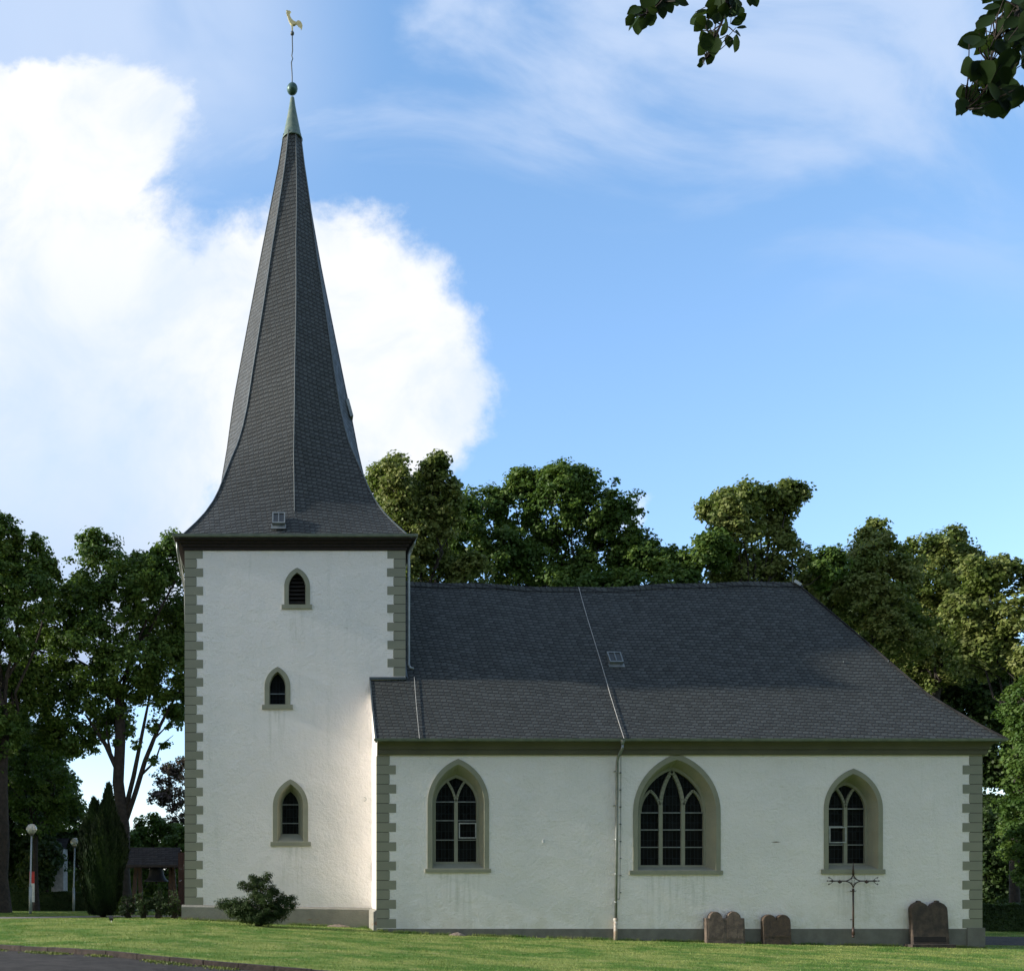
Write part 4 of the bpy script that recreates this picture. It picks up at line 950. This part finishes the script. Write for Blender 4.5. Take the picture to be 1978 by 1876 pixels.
def limbs(mb, base, r0, fork, lobes, cl, rg, ntw=26, on=True):
    base = Vector(base); fork = Vector(fork)
    def wig(a, b_, n_=5, amp=.05):
        out = []
        for i_ in range(n_ + 1):
            t = i_ / n_; p = a.lerp(b_, t); l = (b_ - a).length
            if 0 < i_ < n_: p += Vector(rg.normal(0, amp * l * .5, 3)) 
            out.append(p)
        return out
    pts_ = wig(base, fork, 5, .02); mb.tube([base + Vector((0, 0, -.3)), base + Vector((0, 0, .15))] + pts_[1:], [r0 * 1.6, r0 * 1.25] + [r0 * (1 - .28 * i_ / 5) for i_ in range(1, 6)], 12)
    ends = []
    if not on: lobes = lobes[:9]
    for L in lobes:
        c_ = Vector(L[:3]); p = wig(fork - Vector((0, 0, rg.uniform(0, .6))), c_, 6, .07); rr = r0 * rg.uniform(.15, .27)
        mb.tube(p, [rr * (1 - .8 * i_ / 6) + .015 for i_ in range(7)], 8); ends.append((p, rr))
    if not ntw: return
    idx = rg.choice(len(cl), min(ntw * len(lobes), len(cl)), replace=False)
    for i_ in idx:
        c_ = Vector(cl[i_]); bp = min((q for p, _ in ends for q in p[2:]), key=lambda q: (q - c_).length)
        mb.tube(wig(bp, c_, 3, .08), [.05, .035, .022, .010], 5, cap=False)
def tree(name, lbl, mm, Y_, lob, trunk, base_px, fork_px, r0, dens=3.0, csize=.62, per=42, lsize=.24, seed=1, bark='bark', cat='tree', group=None, depthf=.8, ntw=14, aspect=.8, limbs_on=True):
    rg = np.random.default_rng(seed); d = (Y_ - CY) / FPX; L = []; dens *= 3.6; lsize *= .78; csize *= .85; r0 *= .8
    for q in lob:
        px_, py_, rx, ry = q[:4]; dy_ = q[4] if len(q) > 4 else rg.uniform(-1.2, 1.2)
        p = P(px_, py_, Y_); L.append((p.x, Y_ + dy_, p.z, rx * d, max(rx, ry) * d * depthf, ry * d))
    bx = P(base_px, 0, Y_).x; bzz = g(bx, Y_) - .12; t_ = thing(name, lbl, cat, (bx, Y_, bzz), group)
    fk = P(*fork_px, Y_); L2 = []
    for (x, y, z, rx, ry, rz) in L:
        L2.append((x, y, z, rx * .97, ry * .95, rz * .97))
        for q in range(7):
            v = rg.normal(0, 1, 3); v[1] -= .35; v[2] += .25; v /= np.linalg.norm(v); f = rg.uniform(.24, .40)
            L2.append((x + v[0] * rx * .80, y + v[1] * ry * .80, z + v[2] * rz * .80, rx * f, ry * f, rz * f))
    C, Nn, cl = crown_points(L2, rg, dens * .80, csize * .8, per)
    ok = C[:, 2] > bzz + .15
    quads_object('crown', leaves(C[ok], Nn[ok], lsize, aspect, rg), mm, t_)
    mb = MB(); limbs(mb, (bx, Y_, bzz), r0, fk, L, cl, rg, ntw // 2 if limbs_on else 0, limbs_on); mb.build('trunk', bark, t_, True)
    return t_
G1 = 'trees behind the church'
tree('lime_tree', 'yellow green lime tree rising directly right of the spire base', 'leaf_lime', 17, [(780, 990, 60, 60), (878, 968, 22, 28), (755, 960, 42, 62), (815, 948, 45, 50), (850, 985, 38, 60), (790, 1040, 55, 60), (845, 1090, 50, 60), (760, 1100, 50, 70), (905, 1110, 45, 50), (835, 922, 26, 24), (735, 930, 26, 32)], 1, 830, (830, 1230), .35, seed=1)
tree('tree', 'broad dark green tree behind the middle of the nave ridge', 'leaf_green', 21, [(890, 1060, 50, 60), (890, 1000, 34, 36), (1235, 1060, 36, 44), (1100, 960, 44, 40), (930, 985, 45, 50), (1000, 970, 55, 60), (1060, 985, 60, 72), (1130, 1000, 55, 62), (1185, 1020, 48, 62), (1040, 1080, 80, 60), (1150, 1100, 70, 60), (960, 1090, 60, 60), (1215, 1080, 45, 50), (1010, 930, 30, 25), (1060, 925, 28, 22)], 1, 1060, (1060, 1230), .45, seed=2, group=G1)
tree('tree', 'low rounded dark tree between the broad tree and the tall ragged tree', 'leaf_green', 19, [(1580, 1110, 34, 34), (1375, 1075, 30, 34), (1265, 1075, 42, 40), (1310, 1090, 40, 40), (1350, 1075, 26, 30), (1290, 1130, 60, 45), (1100, 1130, 60, 35), (1180, 1140, 50, 30)], 1, 1300, (1300, 1230), .28, seed=3)
tree('lime_tree', 'tall ragged lime tree standing up above the right half of the ridge', 'leaf_lime', 20, [(1400, 968, 30, 26), (1525, 958, 32, 24), (1490, 958, 34, 24), (1385, 1010, 28, 30), (1410, 985, 42, 40), (1450, 962, 42, 26), (1515, 975, 36, 38), (1420, 1040, 38, 45), (1500, 1040, 50, 45), (1400, 1100, 40, 40), (1460, 1110, 60, 45), (1530, 1100, 38, 45), (1540, 1155, 40, 35)], 1, 1465, (1465, 1230), .4, seed=4)
tree('lime_tree', 'lime tree with a small pointed tip above the hip of the roof', 'leaf_lime', 22, [(1600, 1120, 50, 50), (1575, 1160, 50, 40), (1688, 1035, 30, 30), (1680, 1080, 55, 40), (1630, 1105, 45, 45), (1720, 1120, 50, 50), (1590, 1130, 40, 40), (1650, 1170, 70, 60), (1700, 1240, 80, 60), (1740, 1190, 55, 50)], 1, 1680, (1680, 1300), .35, seed=5, dens=3.0)
tree('lime_tree', 'pale yellow green lime tree right of the pointed tip', 'leaf_lime', 25, [(1830, 1055, 40, 32), (1780, 1075, 50, 35), (1850, 1090, 35, 35), (1800, 1130, 80, 50), (1760, 1190, 70, 60), (1850, 1200, 70, 70), (1800, 1280, 90, 60)], 1, 1810, (1810, 1330), .35, seed=6)
tree('tree', 'full green tree at the right picture edge over the nave corner', 'leaf_lime', 15, [(1900, 1105, 45, 35), (1955, 1110, 45, 40), (1900, 1170, 60, 50), (1965, 1190, 55, 55), (2000, 1120, 40, 45), (1920, 1250, 60, 60), (1990, 1280, 60, 60)], 1, 1962, (1962, 1400), .28, seed=7)
tree('tree', 'dark dense tree behind the lower roof hip', 'leaf_dark', 28, [(1650, 1200, 80, 70), (1760, 1290, 90, 80), (1850, 1350, 90, 80), (1940, 1420, 80, 90), (1890, 1290, 80, 70), (1980, 1330, 70, 80), (1700, 1280, 60, 60), (1990, 1480, 60, 60)], 1, 1850, (1850, 1450), .4, dens=3.2, csize=.8, per=46, lsize=.3, seed=8)
tree('tree', 'green tree hanging down at the right edge beside the nave end wall', 'leaf_green', 11, [(1985, 1360, 42, 60, 0), (1990, 1460, 50, 60, 0), (1975, 1545, 45, 50, 0), (1985, 1620, 45, 60, 0), (2010, 1680, 50, 40, 0), (2040, 1400, 70, 100, 0), (2050, 1550, 70, 100, 0)], 1, 2040, (2040, 1500), .25, dens=4.5, csize=.45, per=46, lsize=.17, seed=9)
tree('tree', 'dark tree with thin stems seen past the nave end wall', 'leaf_dark', 24, [(1930, 1580, 60, 60), (1990, 1640, 60, 60), (1925, 1690, 55, 55), (1900, 1630, 50, 60), (1980, 1560, 60, 50), (1940, 1640, 60, 60)], 1, 1958, (1950, 1640), .2, dens=3.2, per=50, lsize=.26, seed=10)
# left side
tree('tree', 'big tree at the left picture edge with a thick trunk behind the lawn', 'leaf_green', 11.5, [(10, 1045, 42, 42), (55, 1075, 45, 42), (85, 1110, 32, 38), (0, 1130, 60, 60), (60, 1160, 55, 50), (-30, 1080, 60, 60), (20, 1230, 60, 50), (-40, 1250, 60, 80), (10, 1320, 50, 55), (-30, 1420, 60, 80), (10, 1420, 40, 50)], 1, 2, (5, 1420), .50, dens=3.4, csize=.5, per=48, lsize=.19, seed=11, group=None, bark='bark')
J = tree('tree', 'large tree with a dark forked trunk seen against the sky left of the tower', 'leaf_green', 14, [(190, 1085, 48, 48), (245, 1090, 48, 45), (300, 1110, 40, 42), (345, 1090, 32, 50), (160, 1170, 55, 50), (110, 1215, 60, 45), (60, 1250, 50, 42), (220, 1190, 65, 60), (300, 1200, 60, 70), (360, 1190, 50, 70), (170, 1270, 75, 60), (100, 1310, 60, 55), (250, 1290, 70, 55), (330, 1280, 50, 50), (200, 1350, 60, 42), (110, 1370, 50, 45), (290, 1340, 50, 35), (200, 1400, 40, 26), (380, 1300, 40, 50), (60, 1340, 50, 60), (140, 1420, 46, 34), (90, 1430, 46, 40), (335, 1350, 36, 34), (340, 1240, 40, 50), (270, 1140, 60, 50), (150, 1130, 40, 40)], 1, 240, (231, 1345), .40, dens=3.0, csize=.55, per=44, lsize=.2, seed=12, ntw=10, limbs_on=False)
mb = MB(); Yt = 14
def T3(pts_, rs): mb.tube([P(x, y, Yt) for x, y in pts_], rs, 10)
T3([(237, 1560), (228, 1490), (205, 1440), (185, 1410), (165, 1380)], [.13, .13, .11, .08, .05])
T3([(238, 1600), (262, 1530), (280, 1470), (300, 1420), (325, 1370), (350, 1330)], [.13, .12, .11, .09, .06, .04])
T3([(238, 1580), (258, 1500), (270, 1440), (280, 1390), (290, 1340)], [.12, .11, .09, .07, .04])
T3([(290, 1450), (300, 1425), (320, 1405), (340, 1395)], [.07, .05, .03, .012])
T3([(270, 1500), (300, 1470), (310, 1440), (335, 1420)], [.06, .05, .035, .012])
T3([(215, 1460), (207, 1420), (205, 1385)], [.07, .05, .03])
mb.build('limb', 'bark', J, True)
rg = np.random.default_rng(77); L = [tuple(P(x, y, 14)) + (r_ * .024, r_ * .02, r_ * .02) for x, y, r_ in ((185, 1440, 16), (200, 1415, 18), (260, 1440, 14), (300, 1400, 22), (335, 1400, 18), (320, 1440, 12), (295, 1470, 10), (250, 1400, 18), (345, 1370, 18), (225, 1430, 12))]
C, Nn, cl = crown_points(L, rg, 12, .22, 26, .3); quads_object('sprigs', leaves(C, Nn, .15, .8, rg), 'leaf_green', J)
tree('tree', 'dark leafy tree mass behind the two lamps', 'leaf_dark', 24, [(40, 1500, 60, 70), (100, 1540, 50, 60), (130, 1600, 45, 50), (60, 1600, 60, 60), (20, 1430, 50, 60), (90, 1460, 45, 45), (0, 1560, 50, 70), (100, 1650, 50, 40), (160, 1640, 35, 40), (30, 1670, 50, 40), (-30, 1650, 50, 50), (180, 1690, 30, 40), (112, 1660, 26, 30, -3), (95, 1690, 24, 30, -3)], 1, 92, (80, 1640), .22, dens=3.2, csize=.65, per=46, lsize=.26, seed=13)
tree('tree', 'round dark tree with its top below the fork, far left of the gap', 'leaf_green', 18, [(60, 1480, 55, 50), (110, 1520, 45, 50), (120, 1570, 45, 45), (20, 1400, 40, 50), (10, 1500, 50, 60), (70, 1570, 50, 50)], 1, 70, (70, 1600), .2, dens=2.2, csize=.55, per=40, lsize=.2, seed=14)
tree('small_tree', 'small green tree rising behind the bell frame roof', 'leaf_green', 26, [(290, 1600, 36, 26), (330, 1615, 36, 26), (262, 1625, 24, 24), (350, 1640, 34, 26), (300, 1640, 44, 26), (375, 1620, 30, 30), (280, 1690, 50, 40), (330, 1690, 40, 40)], 1, 310, (310, 1680), .12, dens=3.0, csize=.5, per=34, lsize=.24, seed=15)
tree('copper_beech', 'thin reddish copper tree against the sky beside the tower edge', 'leaf_copper', 30, [(325, 1500, 30, 24), (350, 1490, 30, 26), (320, 1545, 30, 22), (350, 1550, 32, 30), (345, 1590, 26, 20), (380, 1530, 40, 50)], 1, 372, (372, 1600), .14, dens=1.4, csize=.45, per=26, lsize=.2, seed=16, ntw=22)
# columnar conifer
def conifer(px_, base_py, Y_, tips, lbl):
    rg = np.random.default_rng(21); p = P(px_, base_py, Y_); p.z = g(p.x, Y_); t_ = thing('conifer', lbl, 'conifer', tuple(p))
    C = []; Nn = []
    for (tx, ty, rw, n_) in tips:
        a_ = P(tx, ty, Y_); H = a_.z - p.z
        u = rg.uniform(0, 1, n_) ** .8; ang = rg.uniform(0, 2 * np.pi, n_); bulge = np.interp(u, [0, .05, .2, .6, .82, .93, 1], [.78, .95, 1.02, 1, .74, .38, .03])
        rr = rw * bulge * (1 - .35 * rg.uniform(0, 1, n_) ** 2) * (1 + .12 * np.sin(ang * 7 + u * 9)); cx_ = p.x + (a_.x - p.x) * np.clip(u * 1.4, 0, 1)
        C.append(np.stack([cx_ + rr * np.cos(ang), Y_ + rr * np.sin(ang), p.z + .05 + u * (H - .05)], 1)); Nn.append(np.stack([np.cos(ang), np.sin(ang), ang * 0 + .1], 1))
    C = np.concatenate(C); Nn = np.concatenate(Nn); n_ = len(C); s = rg.uniform(.08, .2, n_)[:, None]
    up = np.array([0, 0, 1.]) + Nn * .25 + rg.normal(0, .18, (n_, 3)); T_ = np.stack([-Nn[:, 1], Nn[:, 0], Nn[:, 2] * 0], 1) + rg.normal(0, .4, (n_, 3)); T_ *= .028
    quads_object('crown', np.stack([C, C + up * s * .5 + T_, C + up * s * 1.1, C + up * s * .5 - T_], 1), 'leaf_conifer', t_)
    mb = MB(); mb.tube([p + Vector((0, 0, -.1)), p + Vector((0, 0, 1.5)), P(tips[0][0], tips[0][1] + 30, Y_)], [.12, .09, .02], 8)
    mb.tube([p + Vector((-.1, 0, .1)), p + Vector((-.25, 0, 1.6)), P(tips[1][0], tips[1][1] + 20, Y_)], [.09, .06, .015], 8); mb.build('trunk', 'bark', t_, True)
conifer(199, 1769, 4.6, [(210, 1520, .30, 9000), (181, 1548, .30, 9000), (187, 1555, .26, 5000), (202, 1555, .60, 26000), (192, 1572, .62, 22000), (222, 1580, .46, 14000), (174, 1575, .46, 14000), (234, 1600, .28, 8000), (165, 1610, .26, 8000)], 'dark columnar conifer with several tips beside the farther lamp')
# shrubs by the bell frame
def shrub(name, lbl, mm, Y_, lob, seed, lsize=.08, per=40, csize=.18, dens=26, group=None, asp=.5, cat='shrub'):
    rg = np.random.default_rng(seed); d = (Y_ - CY) / FPX; L = [tuple(P(q[0], q[1], Y_)) + (q[2] * d, q[2] * d * .8, q[3] * d) for q in lob]
    bx = P(lob[0][0], 0, Y_).x; t_ = thing(name, lbl, cat, (bx, Y_, g(bx, Y_)), group); C, Nn, cl = crown_points(L, rg, dens, csize, per, .35)
    ok = C[:, 2] > g(bx, Y_) + .01; quads_object('foliage', leaves(C[ok], Nn[ok], lsize, asp, rg), mm, t_)
    mb = MB()
    for i_ in rg.choice(len(cl), min(30, len(cl)), replace=False):
        c_ = Vector(cl[i_]); mb.tube([(bx + rg.normal(0, .05), Y_, g(bx, Y_)), Vector((bx, Y_, c_.z)).lerp(c_, .4), c_], [.02, .014, .005], 5)
    mb.build('stems', 'bark', t_)
GS = 'dark shrubs in front of the bell frame'
shrub('shrub', 'dark shrub next to the conifer foot', 'leaf_conifer', 3.2, [(247, 1748, 20, 22), (240, 1755, 16, 14), (256, 1752, 16, 18)], 31, group=GS)
shrub('shrub', 'middle dark shrub under the hanging bell', 'leaf_yew', 3.1, [(278, 1744, 20, 24), (290, 1752, 20, 18), (268, 1752, 16, 16)], 32, group=GS)
shrub('shrub', 'tallest dark shrub with pointed top under the bell', 'leaf_conifer', 3.0, [(306, 1746, 19, 24), (300, 1730, 9, 14), (316, 1754, 18, 16)], 33, group=GS)
shrub('shrub', 'lighter shrub touching the tower corner', 'leaf_yew', 2.9, [(336, 1746, 15, 20), (328, 1754, 15, 14), (345, 1756, 12, 14)], 34, group=GS)
# hedges as dense foliage walls
def hedge(name, lbl, x0, x1, Y_, z1, dp_, mm, seed, n_=26000, ls=.12):
    rg = np.random.default_rng(seed); t_ = thing(name, lbl, 'hedge', ((x0 + x1) / 2, Y_, g((x0 + x1) / 2, Y_) - .1))
    x = rg.uniform(x0, x1, n_); z = rg.uniform(0, 1, n_); y = Y_ + dp_ * (rg.uniform(0, 1, n_) ** 2 - .5); bz_ = gv(x, y) - .12
    C = np.stack([x, y, bz_ + z * (z1 - bz_) * (1 + .03 * np.sin(x * 3))], 1); Nn = np.tile([0, -1., .3], (n_, 1)); q = z > .93; Nn[q] = [0, -.2, 1.]
    quads_object('foliage', leaves(C, Nn, ls, .7, rg), mm, t_)
    mb = MB(); mb.box(x0, x1, Y_ - dp_ * .1, Y_ + dp_ * .3, -1.5, z1 - .15); mb.build('core', 'dark_wood', t_)
hedge('hedge', 'low dark clipped hedge along the back of the left lawn', P(-60, 0, 21).x, P(205, 0, 21).x, 21, P(0, 1722, 21).z, .9, 'leaf_dark', 41)
hedge('hedge', 'dark hedge at the far side of the path past the nave end', P(1880, 0, 14).x, P(2150, 0, 14).x, 14, P(0, 1745, 14).z, .9, 'leaf_dark', 42)
hedge('hedge', 'high dark hedge closing the view behind the bell frame', P(120, 0, 34).x, P(420, 0, 34).x, 34, P(0, 1680, 34).z, 1.2, 'leaf_green', 43, 24000, .2)
hedge('hedge', 'tall dark hedge far behind the right hand trees', P(1860, 0, 40).x, P(2250, 0, 40).x, 40, P(0, 1600, 40).z, 1.5, 'leaf_dark', 44, 40000, .25)
hedge('hedge', 'tall dark hedge far behind the left hand trees', P(-120, 0, 40).x, P(150, 0, 40).x, 40, P(0, 1610, 40).z, 1.5, 'leaf_dark', 45, 40000, .25)
# white house glimpsed between left trees
hs_ = thing('house', 'white house wall glimpsed through the trees between the two lamps', 'house', (P(108, 0, 32).x, 32, -.3))
mb = MB(); a_, b_ = P(106, 0, 23), P(129, 0, 23); mb.box(a_.x, b_.x, 22.2, 23.2, -.6, P(0, 1640, 23).z); mb.build('wall', 'house_white', hs_)
mb = MB(); zt_ = P(0, 1640, 23).z; mb.add([(a_.x - .2, 22, zt_), (b_.x + .2, 22, zt_), (b_.x + .2, 22.7, zt_ + .6), (a_.x - .2, 22.7, zt_ + .6), (a_.x - .2, 23.4, zt_), (b_.x + .2, 23.4, zt_)], [(0, 1, 2, 3), (3, 2, 5, 4)], [[(0, 0), (2, 0), (2, 1), (0, 1)]] * 2); mb.build('roof', 'hut_slate', hs_)

# yew bush before the tower
foliage('leaf_bush', (.030, .052, .016), (.05, .078, .024), (.022, .038, .013), .15, .12)
Yb = -.5
shrub('yew_bush', 'loose dark green yew bush growing before the tower foot', 'leaf_bush', Yb,
      [(500, 1752, 44, 28), (455, 1752, 22, 20), (470, 1762, 28, 18), (540, 1754, 24, 24), (560, 1748, 12, 12), (436, 1745, 16, 10), (428, 1750, 8, 5), (566, 1740, 8, 9), (520, 1692, 6, 7), (488, 1694, 6, 6), (505, 1722, 26, 22), (495, 1702, 12, 12), (512, 1700, 9, 12), (478, 1712, 14, 8), (468, 1706, 7, 4), (530, 1722, 14, 12), (547, 1735, 12, 10), (500, 1770, 44, 14)],
      51, lsize=.10, per=34, csize=.13, dens=150, asp=.2, cat='bush')

# overhanging beech branches, about 5 m from the camera
def branch(lbl, tips, stem, Yd, seed, lz=.085, extra=2):
    rg = np.random.default_rng(seed); s0 = P(*stem[0], Yd); t_ = thing('overhanging_branch', lbl, 'branch', tuple(s0), 'leafy twigs hanging into the top of the view')
    mb = MB(); st = [P(x, y, Yd) for x, y in stem]; mb.tube(st, [.012 - .009 * i_ / (len(st) - 1) for i_ in range(len(st))], 6)
    vs = []; fs = []
    def leaf(c_, d_, L_):
        d_ = d_.normalized(); n_ = (Vector((0, -1, 0)) + Vector(rg.normal(0, .38, 3))).normalized(); sd_ = d_.cross(n_).normalized(); n_ = sd_.cross(d_)
        prof_ = [(0, 0), (.12, .14), (.3, .27), (.5, .31), (.7, .27), (.87, .14), (1, 0)]
        o = len(vs); base = c_ - d_ * L_ * .5
        for a, w_ in prof_: wv = w_ * L_ * rg.uniform(1.05, 1.25); vs.append(base + d_ * a * L_ + sd_ * wv + n_ * (w_ * .18 * L_)); vs.append(base + d_ * a * L_ + n_ * (-.02 * L_) * math.sin(a * 3)); vs.append(base + d_ * a * L_ - sd_ * wv + n_ * (w_ * .18 * L_))
        for i_ in range(6):
            q = o + i_ * 3; fs.append((q, q + 3, q + 4, q + 1)); fs.append((q + 1, q + 4, q + 5, q + 2))
    for (x, y, ang, sc_) in tips:
        for e_ in range(extra):
            Y2 = Yd + (rg.normal(0, .05) if e_ == 0 else rg.uniform(-.25, .25)); jx, jy, ja = (0, 0, 0) if e_ == 0 else (rg.normal(0, 9), rg.normal(-4, 9), rg.normal(0, 35))
            c_ = P(x + jx, y + jy, Y2); d_ = Vector((math.cos(R(ang + ja)), rg.normal(0, .25), math.sin(R(ang + ja)))); leaf(c_, d_, lz * sc_ * rg.uniform(.85, 1.15))
            near = min(st, key=lambda q: (q - c_).length); mb.tube([near, near.lerp(c_, .5) + Vector((0, 0, .01)), c_ - d_.normalized() * lz * sc_ * .5], [.004, .003, .002], 4)
    me = MB(); me.v = [tuple(q) for q in vs]; me.f = fs; me.build('leaves', 'leaf_beech', t_, True); mb.build('twig', 'bark', t_)
def FX(x, y): return ((1500 + x / 1.9186) / 1.2795, (y / 1.9186) / 1.2795)
def tl(L): return [(*FX(x, y), a, s) for x, y, a, s in L]
branch('small leaf cluster at the top edge, leftmost of the three', tl([(140, 55, 200, 1.1), (130, 110, 230, .9), (170, 118, 260, .9), (200, 25, 190, 1), (215, 90, 250, .9), (260, 60, 280, .9), (290, 30, 300, 1), (320, 10, 20, .9), (250, 20, 200, .9), (185, 70, 220, 1), (225, 40, 240, 1), (335, 0, 350, .8), (275, 0, 90, 1)]), [FX(280, -260), FX(260, -60), FX(230, 20), FX(190, 70)], -26.2, 1, extra=2)
branch('hanging leaf spray at the top edge, middle one of the three', tl([(440, 75, 200, 1), (440, 115, 230, 1), (480, 120, 260, 1), (500, 60, 220, 1), (550, 60, 260, 1.2), (605, 50, 275, 1.1), (620, 105, 10, .9), (555, 140, 240, .8), (620, 162, 20, .7), (577, 200, 275, .95), (450, 225, 245, 1.3), (515, 225, 265, 1.2), (512, 180, 260, .9), (485, 285, 250, .85), (450, 290, 240, .5), (700, 10, 290, 1), (680, 0, 270, .8), (500, 20, 200, 1), (560, 20, 260, 1), (620, 15, 290, 1), (520, 90, 250, 1), (540, 5, 90, 1)]), [FX(600, -250), FX(585, -40), FX(560, 60), FX(540, 120), FX(505, 190), FX(470, 280)], -26.0, 2, lz=.078, extra=2)
branch('large dark leaf mass hanging in the top right corner', tl([(1830, 0, 200, 1.1), (1850, 40, 210, 1.1), (1800, 100, 250, 1.4), (1710, 190, 200, 1.3), (1780, 215, 230, 1.2), (1760, 170, 220, 1.1), (1840, 180, 260, 1.2), (1815, 240, 250, 1.0), (1735, 320, 215, 1.4), (1780, 370, 240, 1.5), (1900, 345, 275, 1.3), (1870, 240, 260, 1.4), (1700, 450, 220, .9), (1740, 480, 250, 1.5), (1690, 510, 230, 1), (1775, 520, 260, 1.4), (1820, 480, 270, 1.5), (1880, 490, 290, 1.5), (1930, 440, 330, 1.5), (1930, 480, 300, 1.2), (1900, 60, 240, 1.4), (1950, 30, 280, 1.5), (1890, 110, 250, 1.3), (1960, 110, 260, 1.5), (1930, 180, 250, 1.5), (1970, 250, 270, 1.5), (1910, 290, 250, 1.4), (1840, 320, 250, 1.3), (1810, 400, 260, 1.5), (1870, 420, 270, 1.5), (1990, 180, 260, 1.5), (2010, 60, 260, 1.5), (2010, 300, 260, 1.3), (1830, 440, 250, 1.4), (1960, 0, 270, 1.4), (2040, 200, 260, 1.4)]), [FX(2050, -150), FX(1960, 40), FX(1890, 140), FX(1840, 190), FX(1815, 310), FX(1800, 430), FX(1700, 520)], -25.9, 3, lz=.084, extra=3)

# trees behind the photographer: they hang over the road and shade the church front from the southern sky
rg = np.random.default_rng(90)
L = [(0, 0, 15, 6.0, 5.5, 6.5), (3.0, -2, 11, 4.5, 4.5, 4), (-3.0, -1, 11, 4.5, 4.5, 4), (0, -2, 21, 4.5, 4.5, 4.5)]
C, Nn, cl = crown_points(L, rg, 1.6, 1.1, 34, .5)
rt = thing('beech_tree', 'tall beech tree standing behind the viewpoint across the road', 'tree', (0, -37.5, 0), 'beech trees behind the viewpoint')
o = quads_object('crown', leaves(C, Nn, .62, .85, rg), 'leaf_dark', None); o.parent = rt
mb = MB(); limbs(mb, (0, 0, 0), .45, (0, 0, 9), L, cl, rg, 4); o = mb.build('trunk', 'bark', None, True); o.parent = rt
for i_, x in enumerate((-30, -16, -2.5, 11, 25, 40)):
    if i_: 
        r2 = rt.copy(); col.objects.link(r2)
        for ch in rt.children: q = ch.copy(); col.objects.link(q); q.parent = r2
    else: r2 = rt
    y = -39.2 + 1.3 * math.sin(i_ * 2.1); r2.location = (x, y, g(x, y) - .1); r2.rotation_euler = (0, 0, i_ * 1.3); r2.scale = (.9, .9, .70 + .05 * (i_ % 3))

# trees west of the church, outside the frame: they keep the bell shelter and the path in evening shade
for i_, (x, y, h_) in enumerate(((-25, 8.5, .62), (-24, 16, .66), (-26, 25, .7), (-36, 33, .8))):
    r2 = rt.copy(); col.objects.link(r2)
    for ch in rt.children: q = ch.copy(); col.objects.link(q); q.parent = r2
    r2.location = (x, y, g(x, y) - 1.0); r2.rotation_euler = (0, 0, i_ * 2.3); r2.scale = (.75, .75, h_)
    r2['label'] = 'beech tree standing west of the church beyond the left lawn'; r2['group'] = 'beech trees beyond the left lawn'

# further limes east of the church, past the right edge of the view
src = [o for o in col.objects if o.parent is None and o.name.startswith('lime_tree')][:3]
for i_, (x, y) in enumerate(((47, 19), (56, 25), (66, 17), (42, 34), (77, 28))):
    r0_ = src[i_ % len(src)]; r2 = r0_.copy(); col.objects.link(r2)
    for ch in r0_.children: q = ch.copy(); col.objects.link(q); q.parent = r2
    r2.location = (x, y, g(x, y) - .1); r2.rotation_euler = (0, 0, i_ * 1.9)
    r2['label'] = 'lime tree standing east of the church past the path'; r2['group'] = 'lime trees east of the church'
